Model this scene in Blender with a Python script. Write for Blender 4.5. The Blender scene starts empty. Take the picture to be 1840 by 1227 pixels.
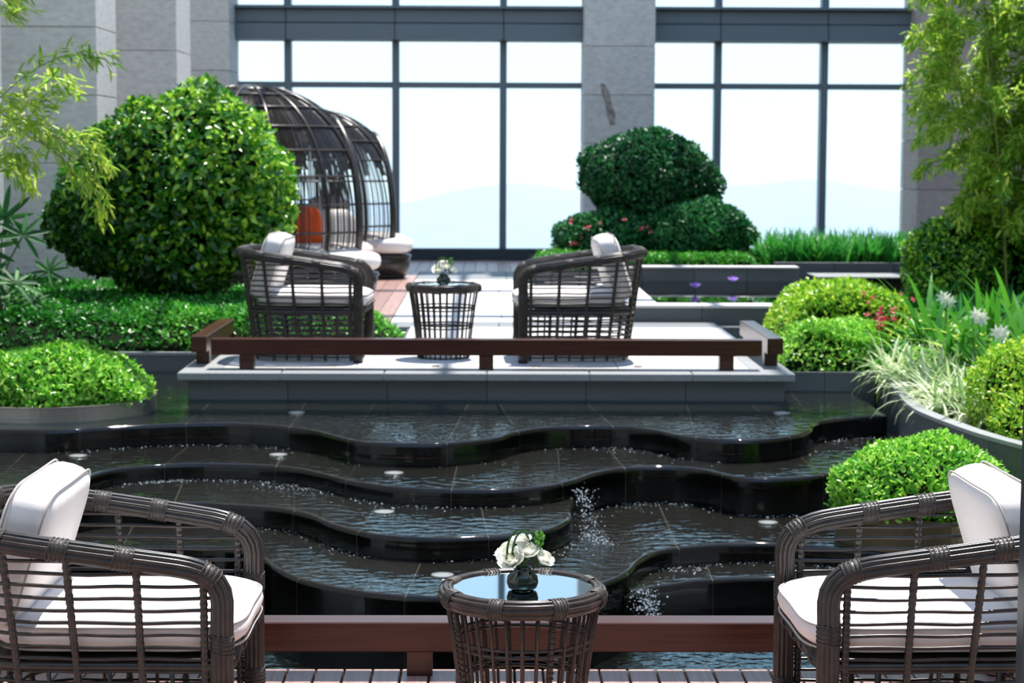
import bpy, math, random
import numpy as np
from mathutils import Vector, Matrix
R = math.radians
rng = np.random.default_rng(7)
random.seed(7)
S = bpy.context.scene
COL = S.collection

# ------------------------------------------------------------------ camera, sky, sun, exposure
cd = bpy.data.cameras.new('camera'); cam = bpy.data.objects.new('camera', cd); COL.objects.link(cam)
cd.sensor_width = 36.0; cd.lens = 36.0 * 3500 / 1840; cd.clip_start = .05; cd.clip_end = 20000
cam.matrix_world = (Matrix.Translation((0, 0, 1.75)) @ Matrix.Rotation(-0.01289, 4, 'Z')
                    @ Matrix.Rotation(math.pi / 2 - 0.09438, 4, 'X') @ Matrix.Rotation(.004, 4, 'Z'))
cd.dof.use_dof = True; cd.dof.focus_distance = 5.75; cd.dof.aperture_fstop = 6.3
S.camera = cam
S.view_settings.view_transform = 'Standard'; S.view_settings.look = 'None'
S.view_settings.gamma = 1.0; S.view_settings.use_curve_mapping = False
S.view_settings.exposure = 0.0
W = bpy.data.worlds.new('hazy_sky'); S.world = W; W.use_nodes = True
nt = W.node_tree; bg = nt.nodes['Background']
tc = nt.nodes.new('ShaderNodeTexCoord'); sx = nt.nodes.new('ShaderNodeSeparateXYZ'); rp = nt.nodes.new('ShaderNodeValToRGB')
nt.links.new(tc.outputs['Generated'], sx.inputs[0]); nt.links.new(sx.outputs['Z'], rp.inputs[0]); nt.links.new(rp.outputs[0], bg.inputs[0])
e = rp.color_ramp.elements
e[0].position = 0.0; e[0].color = (.74, .87, .93, 1)
e[1].position = 1.0; e[1].color = (.17, .30, .62, 1)
m_ = rp.color_ramp.elements.new(.42); m_.color = (.46, .67, .92, 1)
bg.inputs[1].default_value = 1.7
sd = bpy.data.lights.new('sun', 'SUN'); sun = bpy.data.objects.new('sun', sd); COL.objects.link(sun)
sd.energy = 8.5; sd.angle = R(.6); sd.color = (1.0, .95, .88)
sun.rotation_euler = Vector((.13, .30, .945)).to_track_quat('Z', 'Y').to_euler()

# ------------------------------------------------------------------ helpers
def link(o, parent=None):
    COL.objects.link(o)
    if parent: o.parent = parent
    return o

def mesh(name, v, f, mat=None, smooth=False, tint=None, mats=None, fmat=None):
    me = bpy.data.meshes.new(name)
    v = np.asarray(v, dtype=np.float32)
    if isinstance(f, np.ndarray):
        n, k = f.shape
        me.vertices.add(len(v)); me.vertices.foreach_set('co', v.ravel())
        me.loops.add(n * k); me.loops.foreach_set('vertex_index', f.astype(np.int32).ravel())
        me.polygons.add(n); me.polygons.foreach_set('loop_start', np.arange(0, n * k, k, dtype=np.int32))
        me.update(calc_edges=True)
    else:
        me.from_pydata(v.tolist(), [], [list(map(int, q)) for q in f])
    if tint is not None:
        a = me.attributes.new('tint', 'FLOAT', 'POINT'); a.data.foreach_set('value', np.asarray(tint, dtype=np.float32))
    if mat: me.materials.append(mat)
    if smooth: me.polygons.foreach_set('use_smooth', np.ones(len(me.polygons), dtype=bool))
    return me

def part(name, vf, mat, parent=None, off=(0, 0, 0), smooth=False, tint=None, kind=None, label=None):
    v, f = vf
    v = np.asarray(v, dtype=np.float32) - np.asarray(off, dtype=np.float32)
    o = bpy.data.objects.new(name, mesh(name, v, f, mat, smooth, tint)); link(o, parent)
    if kind: o['kind'] = kind
    if label: o['label'] = label
    return o

def inst(src, parent=None, mat4=None, name=None):
    o = bpy.data.objects.new(name or src.name.split('.')[0], src.data); link(o, parent)
    for k in ('label', 'kind'):
        if k in src: o[k] = src[k]
    if mat4 is not None: o.matrix_basis = mat4
    return o

def thing(name, label, cat, loc=(0, 0, 0), rz=0, group=None, kind=None):
    o = bpy.data.objects.new(name, None); link(o)
    o.location = loc; o.rotation_euler = (0, 0, rz); o.empty_display_size = .1
    return tag(o, label, cat, group, kind)

def tag(o, label=None, cat=None, group=None, kind=None):
    if label: o['label'] = label
    if cat: o['category'] = cat
    if group: o['group'] = group
    if kind: o['kind'] = kind
    return o

def copy_tree(o, parent=None):
    c = o.copy(); COL.objects.link(c)
    if parent: c.parent = parent
    for ch in list(o.children): copy_tree(ch, c)
    return c

def join(*vfs):
    V = []; Fs = []; n = 0
    for v, f in vfs:
        V.append(np.asarray(v, dtype=np.float32).reshape(-1, 3)); Fs += [[i + n for i in q] for q in (f.tolist() if isinstance(f, np.ndarray) else f)]
        n += len(V[-1])
    return np.concatenate(V), Fs

def box(x0, x1, y0, y1, z0, z1, b=0.0):
    """box with optional chamfered vertical-and-top edges"""
    if b <= 0:
        v = [(x0, y0, z0), (x1, y0, z0), (x1, y1, z0), (x0, y1, z0), (x0, y0, z1), (x1, y0, z1), (x1, y1, z1), (x0, y1, z1)]
        f = [(0, 3, 2, 1), (4, 5, 6, 7), (0, 1, 5, 4), (1, 2, 6, 5), (2, 3, 7, 6), (3, 0, 4, 7)]
        return v, f
    v = []
    for z, i in ((z0, b), (z0 + b, 0), (z1 - b, 0), (z1, b)):
        v += [(x0 + i, y0 + i, z), (x1 - i, y0 + i, z), (x1 - i, y1 - i, z), (x0 + i, y1 - i, z)]
    f = [(3, 2, 1, 0), (12, 13, 14, 15)]
    for k in range(3):
        for j in range(4):
            a = 4 * k + j; c = 4 * k + (j + 1) % 4
            f.append((a, c, c + 4, a + 4))
    return v, f

def frames(P, closed=False):
    P = np.asarray(P, dtype=float); n = len(P)
    T = np.zeros_like(P)
    T[1:-1] = P[2:] - P[:-2]
    if closed: T[0] = P[1] - P[-1]; T[-1] = P[0] - P[-2]
    else: T[0] = P[1] - P[0]; T[-1] = P[-1] - P[-2]
    T /= np.linalg.norm(T, axis=1)[:, None] + 1e-12
    N = np.zeros_like(P)
    up = np.array([0, 0, 1.]) if abs(T[0][2]) < .9 else np.array([0, 1., 0])
    nrm = up - T[0] * np.dot(up, T[0]); N[0] = nrm / np.linalg.norm(nrm)
    for i in range(1, n):
        q = N[i - 1] - T[i] * np.dot(N[i - 1], T[i]); N[i] = q / (np.linalg.norm(q) + 1e-12)
    return P, T, N, np.cross(T, N)

def sweep(P, prof, closed=False, scale=None):
    """sweep a 2D profile (k,2) along P"""
    P, T, N, B = frames(P, closed); prof = np.asarray(prof, float); k = len(prof); n = len(P)
    s = np.ones(n) if scale is None else np.asarray(scale, float)
    V = P[:, None] + (N[:, None] * prof[None, :, 0:1] + B[:, None] * prof[None, :, 1:2]) * s[:, None, None]
    f = []
    for i in range(n if closed else n - 1):
        a = i * k; b = ((i + 1) % n) * k
        for j in range(k):
            j2 = (j + 1) % k
            f.append((a + j, a + j2, b + j2, b + j))
    if not closed:
        f.append(tuple(range(k - 1, -1, -1))); f.append(tuple((n - 1) * k + j for j in range(k)))
    return V.reshape(-1, 3), f

def circ(r, k=6, ry=None):
    a = np.arange(k) * 2 * math.pi / k
    return np.stack([r * np.cos(a), (ry or r) * np.sin(a)], 1)

def fluted(r, lobes=12, per=4, d=.22):
    a = np.arange(lobes * per) * 2 * math.pi / (lobes * per)
    u = (np.arange(lobes * per) % per) / per * 2 - 1
    rr = r * (1 - d * (1 - np.sqrt(np.clip(1 - u * u, 0, 1))))
    return np.stack([rr * np.cos(a), rr * np.sin(a)], 1)

def tube(P, r, k=6, closed=False, scale=None): return sweep(P, circ(r, k), closed, scale)

def lathe(prof, k=24, c=(0, 0, 0)):
    a = np.arange(k) * 2 * math.pi / k; v = []; f = []
    for r, z in prof: v += [(c[0] + r * math.cos(t), c[1] + r * math.sin(t), c[2] + z) for t in a]
    for i in range(len(prof) - 1):
        for j in range(k):
            j2 = (j + 1) % k; f.append((i * k + j, i * k + j2, (i + 1) * k + j2, (i + 1) * k + j))
    if prof[0][0] > 1e-4: f.append(tuple(range(k - 1, -1, -1)))
    if prof[-1][0] > 1e-4: f.append(tuple((len(prof) - 1) * k + j for j in range(k)))
    return v, f

def spline(pts, per=6, closed=False):
    P = np.asarray(pts, float); n = len(P); out = []
    for i in range(n if closed else n - 1):
        g = (lambda k: P[k % n]) if closed else (lambda k: P[min(max(k, 0), n - 1)])
        p0, p1, p2, p3 = g(i - 1), g(i), g(i + 1), g(i + 2)
        for s in range(per):
            t = s / per
            out.append(.5 * (2 * p1 + (p2 - p0) * t + (2 * p0 - 5 * p1 + 4 * p2 - p3) * t * t + (3 * p1 - p0 - 3 * p2 + p3) * t ** 3))
    if not closed: out.append(P[-1])
    return np.array(out)

def prism(poly, z0, z1):
    n = len(poly)
    v = [(x, y, z0) for x, y in poly] + [(x, y, z1) for x, y in poly]
    f = [tuple(range(n - 1, -1, -1)), tuple(range(n, 2 * n))] + [(i, (i + 1) % n, n + (i + 1) % n, n + i) for i in range(n)]
    return v, f

def pillow(sx, sy, sz, p=3.2, q=.55, n=14, m=10, sag=0.0):
    """soft cushion: superellipse outline in x,y, puffed in z"""
    v = []; f = []; K = 4 * n
    for j in range(m + 1):
        ph = -math.pi / 2 + math.pi * j / m
        c = max(math.cos(ph), 0) ** q; s = math.copysign(abs(math.sin(ph)) ** .8, math.sin(ph))
        for i in range(K):
            t = 2 * math.pi * i / K; ct, st = math.cos(t), math.sin(t)
            x = math.copysign(abs(ct) ** (2 / p), ct); y = math.copysign(abs(st) ** (2 / p), st)
            crn = 1 + .04 * abs(math.sin(2 * t))
            v.append((sx / 2 * x * c * crn, sy / 2 * y * c * crn, sz / 2 * s * (1 - sag * (x * x + y * y) * c * .5)))
    for j in range(m):
        for i in range(K):
            i2 = (i + 1) % K; f.append((j * K + i, j * K + i2, (j + 1) * K + i2, (j + 1) * K + i))
    f.append(tuple(range(K - 1, -1, -1))); f.append(tuple(m * K + i for i in range(K)))
    ring = [(sx / 2 * math.copysign(abs(math.cos(2 * math.pi * i / K)) ** (2 / p), math.cos(2 * math.pi * i / K)) * (1 + .04 * abs(math.sin(4 * math.pi * i / K))),
             sy / 2 * math.copysign(abs(math.sin(2 * math.pi * i / K)) ** (2 / p), math.sin(2 * math.pi * i / K)) * (1 + .04 * abs(math.sin(4 * math.pi * i / K))), 0) for i in range(K)]
    return (v, f), ring

def xf(vf, M):
    v = np.asarray(vf[0], float); M = np.array(M)
    return v @ M[:3, :3].T + M[:3, 3], vf[1]

# ------------------------------------------------------------------ materials
def mat(name, base, rough=.5, spec=.5, metal=0.0, noise=None, bump=None, rand=0.0, coat=0.0, trans=0.0, ior=1.45):
    m = bpy.data.materials.new(name); m.use_nodes = True; t = m.node_tree; p = t.nodes['Principled BSDF']
    p.inputs['Base Color'].default_value = (*base, 1); p.inputs['Roughness'].default_value = rough
    p.inputs['Specular IOR Level'].default_value = spec; p.inputs['Metallic'].default_value = metal
    p.inputs['Coat Weight'].default_value = coat; p.inputs['Coat Roughness'].default_value = .16; p.inputs['Transmission Weight'].default_value = trans; p.inputs['IOR'].default_value = ior
    col = None
    tcn = t.nodes.new('ShaderNodeTexCoord')
    if noise:  # (scale(xyz), colour2, detail, lo, hi)
        sc, c2, det, lo, hi = noise
        mp = t.nodes.new('ShaderNodeMapping'); mp.inputs['Scale'].default_value = sc if hasattr(sc, '__len__') else (sc,) * 3
        nz = t.nodes.new('ShaderNodeTexNoise'); nz.inputs['Scale'].default_value = 1; nz.inputs['Detail'].default_value = det
        rmp = t.nodes.new('ShaderNodeValToRGB'); rmp.color_ramp.elements[0].position = lo; rmp.color_ramp.elements[1].position = hi
        rmp.color_ramp.elements[0].color = (*base, 1); rmp.color_ramp.elements[1].color = (*c2, 1)
        t.links.new(tcn.outputs['Object'], mp.inputs[0]); t.links.new(mp.outputs[0], nz.inputs['Vector']); t.links.new(nz.outputs['Fac'], rmp.inputs[0])
        col = rmp.outputs[0]
    if rand:
        oi = t.nodes.new('ShaderNodeObjectInfo'); mr = t.nodes.new('ShaderNodeMapRange')
        mr.inputs['To Min'].default_value = 1 - rand; mr.inputs['To Max'].default_value = 1 + rand
        hv = t.nodes.new('ShaderNodeHueSaturation')
        if col is not None: t.links.new(col, hv.inputs['Color'])
        else: hv.inputs['Color'].default_value = (*base, 1)
        t.links.new(oi.outputs['Random'], mr.inputs['Value']); t.links.new(mr.outputs[0], hv.inputs['Value']); col = hv.outputs[0]
    if col is not None: t.links.new(col, p.inputs['Base Color'])
    if bump:  # (scale, strength, detail)
        nb = t.nodes.new('ShaderNodeTexNoise'); mp = t.nodes.new('ShaderNodeMapping')
        mp.inputs['Scale'].default_value = bump[0] if hasattr(bump[0], '__len__') else (bump[0],) * 3
        nb.inputs['Scale'].default_value = 1; nb.inputs['Detail'].default_value = bump[2]
        b = t.nodes.new('ShaderNodeBump'); b.inputs['Strength'].default_value = bump[1]; b.inputs['Distance'].default_value = .01
        t.links.new(tcn.outputs['Object'], mp.inputs[0]); t.links.new(mp.outputs[0], nb.inputs['Vector']); t.links.new(nb.outputs['Fac'], b.inputs['Height']); t.links.new(b.outputs[0], p.inputs['Normal'])
    return m

def leafmat(name, c0, c1, c2, rough=.35, trans=.35, spec=.5):
    """leaf colour runs c0..c1..c2 over the per-leaf tint"""
    m = bpy.data.materials.new(name); m.use_nodes = True; t = m.node_tree; p = t.nodes['Principled BSDF']; out = t.nodes['Material Output']
    a = t.nodes.new('ShaderNodeAttribute'); a.attribute_name = 'tint'
    oi = t.nodes.new('ShaderNodeObjectInfo'); ad = t.nodes.new('ShaderNodeMath'); ad.operation = 'MULTIPLY_ADD'; ad.inputs[1].default_value = .3
    r = t.nodes.new('ShaderNodeValToRGB'); r.color_ramp.elements[0].color = (*c0, 1); r.color_ramp.elements[1].color = (*c2, 1)
    k = r.color_ramp.elements.new(.55); k.color = (*c1, 1)
    t.links.new(oi.outputs['Random'], ad.inputs[0]); t.links.new(a.outputs['Fac'], ad.inputs[2]); t.links.new(ad.outputs[0], r.inputs[0])
    t.links.new(r.outputs[0], p.inputs['Base Color']); p.inputs['Roughness'].default_value = rough; p.inputs['Specular IOR Level'].default_value = spec
    tr = t.nodes.new('ShaderNodeBsdfTranslucent'); mx = t.nodes.new('ShaderNodeMixShader'); mx.inputs[0].default_value = trans
    t.links.new(r.outputs[0], tr.inputs[0]); t.links.new(p.outputs[0], mx.inputs[1]); t.links.new(tr.outputs[0], mx.inputs[2]); t.links.new(mx.outputs[0], out.inputs[0])
    return m

def clearmat(name, tint, ior=1.33, bumps=(), rough=.02, refl=(1, 1, 1)):
    """thin clear sheet: fresnel mix of transparent and glossy"""
    m = bpy.data.materials.new(name); m.use_nodes = True; t = m.node_tree; t.nodes.remove(t.nodes['Principled BSDF']); out = t.nodes['Material Output']
    fr = t.nodes.new('ShaderNodeFresnel'); fr.inputs[0].default_value = ior
    tr = t.nodes.new('ShaderNodeBsdfTransparent'); tr.inputs[0].default_value = (*tint, 1)
    gl = t.nodes.new('ShaderNodeBsdfGlossy'); gl.inputs['Roughness'].default_value = rough; gl.inputs['Color'].default_value = (*refl, 1)
    mx = t.nodes.new('ShaderNodeMixShader')
    t.links.new(fr.outputs[0], mx.inputs[0]); t.links.new(tr.outputs[0], mx.inputs[1]); t.links.new(gl.outputs[0], mx.inputs[2]); t.links.new(mx.outputs[0], out.inputs[0])
    prev = None; tcn = t.nodes.new('ShaderNodeTexCoord')
    for sc, st, dist in bumps:
        mp = t.nodes.new('ShaderNodeMapping'); mp.inputs['Scale'].default_value = sc
        nz = t.nodes.new('ShaderNodeTexNoise'); nz.inputs['Scale'].default_value = 1; nz.inputs['Detail'].default_value = 1.0; nz.inputs['Roughness'].default_value = .4
        b = t.nodes.new('ShaderNodeBump'); b.inputs['Strength'].default_value = st; b.inputs['Distance'].default_value = dist
        t.links.new(tcn.outputs['Object'], mp.inputs[0]); t.links.new(mp.outputs[0], nz.inputs['Vector']); t.links.new(nz.outputs['Fac'], b.inputs['Height'])
        if prev: t.links.new(prev, b.inputs['Normal'])
        prev = b.outputs[0]
    if prev: t.links.new(prev, gl.inputs['Normal']); t.links.new(prev, fr.inputs['Normal'])
    return m

M = {}
M['limestone'] = mat('limestone', (.72, .71, .68), .75, .3, noise=((14, 14, 30), (.57, .56, .54), 6, .35, .7), bump=(60, .15, 4), rand=.08)
M['limestone_brown'] = mat('limestone_brown', (.58, .48, .43), .8, .3, noise=((8, 8, 20), (.46, .37, .33), 6, .35, .7), bump=(60, .15, 4), rand=.06)
M['granite'] = mat('dark_granite', (.075, .085, .09), .45, .5, noise=(160, (.14, .15, .155), 3, .4, .62), rand=.12)
M['granite_coping'] = mat('grey_granite', (.24, .25, .255), .5, .5, noise=(160, (.34, .35, .35), 3, .4, .62), rand=.08)
M['paving'] = mat('pale_paving', (.56, .54, .53), .6, .4, noise=(120, (.64, .62, .61), 3, .4, .6), rand=.06)
M['paving_dark'] = mat('grey_paving', (.17, .18, .19), .55, .4, noise=(120, (.24, .25, .26), 3, .4, .6), rand=.06)
M['black_stone'] = mat('near_black_stone', (.004, .004, .004), .16, .4, noise=(220, (.010, .010, .009), 3, .5, .7), rand=.25)  # near black, so upright pool faces carry their shade in the colour
M['wet_stone'] = mat('wet_black_stone', (.014, .0125, .011), .22, .5, noise=(60, (.034, .030, .025), 4, .4, .75), rand=.25)
M['joint'] = mat('pale_joint', (.10, .075, .05), .7)
M['wood'] = mat('red_hardwood', (.034, .009, .006), .30, .5, noise=((2.5, 60, 60), (.075, .021, .011), 5, .3, .7), bump=((3, 90, 90), .06, 3), coat=.08)
M['deck'] = mat('deck_board', (.33, .19, .16), .38, .5, noise=((60, 3, 60), (.47, .30, .26), 5, .3, .7), bump=((90, 4, 90), .15, 3), rand=.2)
M['deck_side'] = M['deck']
M['frame_metal'] = mat('grey_blue_metal', (.16, .20, .235), .45, .5, metal=.2)
M['frame_dark'] = mat('dark_blue_metal', (.04, .055, .068), .4, .5, metal=.2)
M['steel'] = mat('brushed_steel', (.42, .40, .37), .38, .5, metal=1.0, bump=((4, 4, 120), .1, 2))
M['bronze'] = mat('bronze_ring', (.22, .17, .10), .35, .5, metal=.8)
M['cane'] = mat('dark_cane', (.020, .017, .015), .28, .6, noise=(30, (.045, .037, .031), 3, .3, .7))
M['cane_warm'] = mat('brown_cane', (.024, .018, .015), .30, .55, noise=(30, (.055, .037, .028), 3, .3, .7))
M['tie'] = mat('grey_tie_strand', (.062, .056, .05), .5, .5)
M['fabric'] = mat('off_white_fabric', (.80, .765, .745), .85, .2, bump=((9, 9, 9), .35, 3))
M['fabric_grey'] = mat('warm_grey_fabric', (.50, .47, .45), .85, .2)
M['piping'] = mat('grey_piping', (.45, .42, .40), .8, .2)
M['orange'] = mat('orange_fabric', (.85, .12, .03), .8, .2)
M['tglass'] = mat('dark_table_glass', (.40, .48, .52), .03, 1.0, metal=1.0)
M['vase'] = clearmat('smoky_green_glass', (.38, .46, .42), 1.6, rough=.02)
M['petal'] = leafmat('white_petal', (.80, .82, .66), (.86, .86, .78), (.90, .89, .86), .6, .35, .3)
M['stem'] = mat('green_stem', (.03, .10, .02), .4)
M['blade'] = mat('dark_green_blade', (.03, .13, .03), .25, .6)
M['berry'] = mat('green_berry', (.12, .36, .04), .4)
M['soil'] = mat('dark_soil', (.03, .022, .015), .95, .1, noise=(40, (.06, .045, .03), 4, .3, .7), bump=(50, .5, 3))
M['gravel'] = mat('grey_gravel', (.16, .16, .155), .7, rand=.3)
M['core'] = mat('inner_shade', (.006, .013, .004), .9, .1)  # near-black shell inside foliage; shade between leaves put into its colour
M['bark'] = mat('grey_brown_bark', (.10, .075, .05), .85, .2, bump=((30, 30, 8), .5, 4))
M['culm'] = mat('bamboo_culm', (.22, .24, .06), .4)
M['lens'] = mat('lamp_lens', (.24, .26, .25), .35, .5)
M['lotus'] = leafmat('violet_petal', (.30, .10, .75), (.42, .20, .90), (.60, .40, .95), .5, .3)
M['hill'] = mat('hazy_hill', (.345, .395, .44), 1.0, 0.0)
M['pane'] = clearmat('window_glass', (.91, .968, .985), 1.25)
M['water'] = clearmat('rippling_water', (.80, .82, .82), 1.42, bumps=(((13, 18, 13), 1.0, .0050), ((42, 55, 42), 1.0, .0011)), rough=.015, refl=(.80, .96, 1.0))
M['still'] = clearmat('still_water', (.55, .6, .6), 1.33, bumps=(((4, 4, 4), .25, .003),), rough=.01)
M['fall'] = clearmat('falling_film', (.9, .92, .92), 1.33, bumps=(((40, 40, 5), .3, .0008),), rough=.04)
M['drop_glint'] = mat('water_drop', (.80, .88, .92), .06, .8, trans=.7, ior=1.33)
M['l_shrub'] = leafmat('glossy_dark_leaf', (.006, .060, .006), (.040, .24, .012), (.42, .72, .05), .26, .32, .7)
M['l_mid'] = leafmat('green_leaf', (.012, .12, .010), (.035, .30, .020), (.18, .56, .05), .35, .35)
M['l_bright'] = leafmat('bright_leaf', (.04, .22, .012), (.15, .50, .03), (.50, .84, .12), .32, .4, .6)
M['l_lime'] = leafmat('lime_leaf', (.045, .20, .010), (.22, .52, .022), (.62, .80, .08), .35, .4)
M['l_deep'] = leafmat('deep_green_leaf', (.005, .055, .018), (.012, .13, .035), (.05, .28, .06), .4, .3)
M['l_grass'] = leafmat('grass_blade', (.015, .14, .02), (.03, .28, .035), (.10, .42, .05), .4, .35)
M['l_var'] = leafmat('variegated_blade', (.10, .28, .05), (.36, .52, .20), (.85, .90, .62), .35, .35)
M['l_iris'] = leafmat('broad_blade', (.03, .19, .02), (.16, .48, .04), (.60, .78, .12), .3, .35, .6)
M['l_bamboo'] = leafmat('bamboo_leaf', (.10, .28, .02), (.30, .55, .05), (.62, .74, .10), .35, .5)
M['l_palm'] = leafmat('palm_leaflet', (.010, .065, .016), (.025, .14, .028), (.07, .24, .05), .5, .3, .3)
M['l_red'] = leafmat('red_bloom', (.35, .02, .03), (.6, .05, .08), (.8, .2, .25), .5, .3)

# ------------------------------------------------------------------ leaves
def rotm(n):  # random unit vectors
    a = rng.normal(size=(n, 3)); return a / np.linalg.norm(a, axis=1)[:, None]

def unit(a): return a / (np.linalg.norm(a, axis=-1, keepdims=True) + 1e-9)

def leafvf(pos, axis, nor, L, Wd, fold=.22, droop=.15, tint=None, fine=True):
    n = len(pos); axis = unit(axis); nor = unit(nor - axis * np.sum(nor * axis, 1)[:, None]); sd_ = np.cross(axis, nor)
    L = np.broadcast_to(np.asarray(L, float), (n,))[:, None]; Wd = np.broadcast_to(np.asarray(Wd, float), (n,))[:, None]
    if fine:
        st = [(0, 0, 0), (.30, .46, 0), (.68, .40, -.3), (1, 0, -1), (.68, -.40, -.3), (.30, -.46, 0)]
        F = np.array([[0, 1, 2, 3], [0, 3, 4, 5]])
    else:
        st = [(0, 0, 0), (.45, .5, -.2), (1, 0, -1), (.45, -.5, -.2)]; F = np.array([[0, 1, 2], [0, 2, 3]])
    V = np.stack([pos + axis * L * a + sd_ * Wd * b + nor * (abs(b) * 2 * fold * Wd * .5 + L * droop * c) for a, b, c in st], 1)
    k = len(st); Fa = (F[None] + (np.arange(n) * k)[:, None, None]).reshape(-1, F.shape[1])
    t = rng.random(n) if tint is None else tint
    return (V.reshape(-1, 3), Fa), np.repeat(t, k)

def foliage(pos, nor, L, Wd, m, parent, off=(0, 0, 0), up=.5, spread=.9, tint=None, fine=True, droop=.15, name='leaves'):
    """leaves growing outward along nor"""
    n = len(pos)
    ax = unit(nor * .6 + rotm(n) * spread + np.array([0, 0, up]))
    nn = unit(nor + rotm(n) * .7 + np.array([0, 0, .6]))
    Ls = L * rng.uniform(.65, 1.25, n)
    vf, t = leafvf(pos - ax * Ls[:, None] * .4, ax, nn, Ls, Wd * rng.uniform(.8, 1.2, n), tint=tint, fine=fine, droop=droop)
    return part(name, vf, m, parent, off, tint=t, kind='stuff')

def ell_points(c, r, n, zmin=None, lump=.05, jit=.05, seed=1, ph=None, rough_edge=.022):
    d = rotm(n)
    ph = np.random.default_rng(seed).uniform(0, 6, 6)
    l = np.sin(d[:, 0] * 5 + ph[0]) * np.sin(d[:, 1] * 5 + ph[1]) + np.sin(d[:, 2] * 6 + ph[2]) * np.sin(d[:, 0] * 8 + ph[3])
    k = 1 + lump * l - rng.random(n) ** 2 * jit + rng.normal(size=n) * rough_edge
    r = np.array(r); p = np.array(c) + d * r * k[:, None]; nn = unit(d / r)
    if zmin is not None:
        q = p[:, 2] > zmin; p, nn = p[q], nn[q]
    return p, nn

def ell_core(c, r, s=.9, zmin=None, k=20):
    prof = []
    for i in range(13):
        a = -math.pi / 2 + math.pi * i / 12; z = r[2] * s * math.sin(a)
        if zmin is not None: z = max(z, zmin - c[2])
        prof.append((max(math.cos(a), .001) * s, z))
    v, f = lathe(prof, k); v = np.array(v); v[:, 0] = v[:, 0] * r[0] + c[0]; v[:, 1] = v[:, 1] * r[1] + c[1]; v[:, 2] += c[2]
    return v, f

def inside(px, py, poly):
    res = np.zeros(len(px), bool); n = len(poly)
    for i in range(n):
        x0, y0 = poly[i]; x1, y1 = poly[(i + 1) % n]
        c = ((y0 > py) != (y1 > py)) & (px < (x1 - x0) * (py - y0) / (y1 - y0 + 1e-12) + x0); res ^= c
    return res

def edged(px, py, poly):
    d = np.full(len(px), 9.); n = len(poly); gx = np.zeros(len(px)); gy = np.zeros(len(px))
    for i in range(n):
        a = np.array(poly[i]); b = np.array(poly[(i + 1) % n]); e_ = b - a
        t = np.clip(((px - a[0]) * e_[0] + (py - a[1]) * e_[1]) / (e_ @ e_ + 1e-12), 0, 1)
        qx = a[0] + t * e_[0]; qy = a[1] + t * e_[1]; dd = np.hypot(px - qx, py - qy); m_ = dd < d
        d[m_] = dd[m_]; gx[m_] = (qx - px)[m_]; gy[m_] = (qy - py)[m_]
    g = np.hypot(gx, gy) + 1e-9
    return d, gx / g, gy / g

def bed_surface(px, py, poly, z0, z1, rnd, lump, seed):
    ph = np.random.default_rng(seed).uniform(0, 6, 6)
    d, gx, gy = edged(px, py, poly); k = np.clip(d / rnd, 0, 1); s = np.sqrt(1 - (1 - k) ** 2)
    ww = np.sin(px * 2.3 + ph[0]) * np.sin(py * 2.1 + ph[1]) + .7 * np.sin(px * 5.1 + ph[2]) * np.sin(py * 5.6 + ph[3]) + .5 * np.sin(px * 9 + ph[4]) * np.sin(py * 11 + ph[5])
    h = z0 + (z1 - z0) * s + lump * ww * s
    nx = gx * (1 - k); ny = gy * (1 - k)
    return h, unit(np.stack([nx * 1.4, ny * 1.4, k + .12], 1))

def hedge_bed(root, off, poly, z0, z1, n, L, Wd, m, rnd=.18, lump=.03, seed=1, fine=False, tint=None, jit=.05, core=True):
    P = np.array(poly); lo = P.min(0); hi = P.max(0)
    x = rng.uniform(lo[0], hi[0], n * 3); y = rng.uniform(lo[1], hi[1], n * 3); ok = inside(x, y, poly); x, y = x[ok], y[ok]
    d, _, _ = edged(x, y, poly); keep = rng.random(len(x)) < np.clip(1.0 - .6 * np.clip(d / rnd - .6, 0, 1), .4, 1)
    x, y = x[keep][:n], y[keep][:n]
    h, nn = bed_surface(x, y, poly, z0, z1, rnd, lump, seed)
    # the steep rim needs leaves spread over its height
    d, gx, gy = edged(x, y, poly); low = d < rnd * .35
    h = np.where(low, z0 + (h - z0) * rng.random(len(x)) ** .6, h)
    p = np.stack([x, y, h - rng.random(len(x)) ** 2 * jit + np.abs(rng.normal(size=len(x))) * .014], 1)
    foliage(p, nn, L, Wd, m, root, off, fine=fine, tint=None if tint is None else tint(p))
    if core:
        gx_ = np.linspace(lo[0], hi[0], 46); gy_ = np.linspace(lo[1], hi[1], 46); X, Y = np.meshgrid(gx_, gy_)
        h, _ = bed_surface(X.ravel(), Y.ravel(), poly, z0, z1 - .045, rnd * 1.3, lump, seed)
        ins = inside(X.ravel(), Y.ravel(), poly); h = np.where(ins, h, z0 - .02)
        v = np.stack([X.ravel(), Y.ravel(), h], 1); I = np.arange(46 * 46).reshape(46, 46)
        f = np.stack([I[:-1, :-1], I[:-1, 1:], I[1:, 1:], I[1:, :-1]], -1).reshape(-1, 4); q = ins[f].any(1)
        part('shade_core', (v, f[q]), M['core'], root, off, smooth=True)  # dark sheet under the leaves, painted shade for the gaps

def ribbon(P, wid, side=None, fold=0.15, mid=True):
    """flat tapering blade along path P; wid per point"""
    P = np.asarray(P, float); n = len(P); T = unit(np.gradient(P, axis=0))
    s = np.cross(T, np.array([0, 0, 1.])) if side is None else np.broadcast_to(np.asarray(side, float), P.shape)
    s = unit(s); nr = np.cross(s, T); w = np.asarray(wid)[:, None]
    V = np.stack([P - s * w / 2 + nr * w * fold, P, P + s * w / 2 + nr * w * fold], 1).reshape(-1, 3); f = []
    for i in range(n - 1):
        a = 3 * i; f += [(a, a + 1, a + 4, a + 3), (a + 1, a + 2, a + 5, a + 4)]
    return V, f

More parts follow.
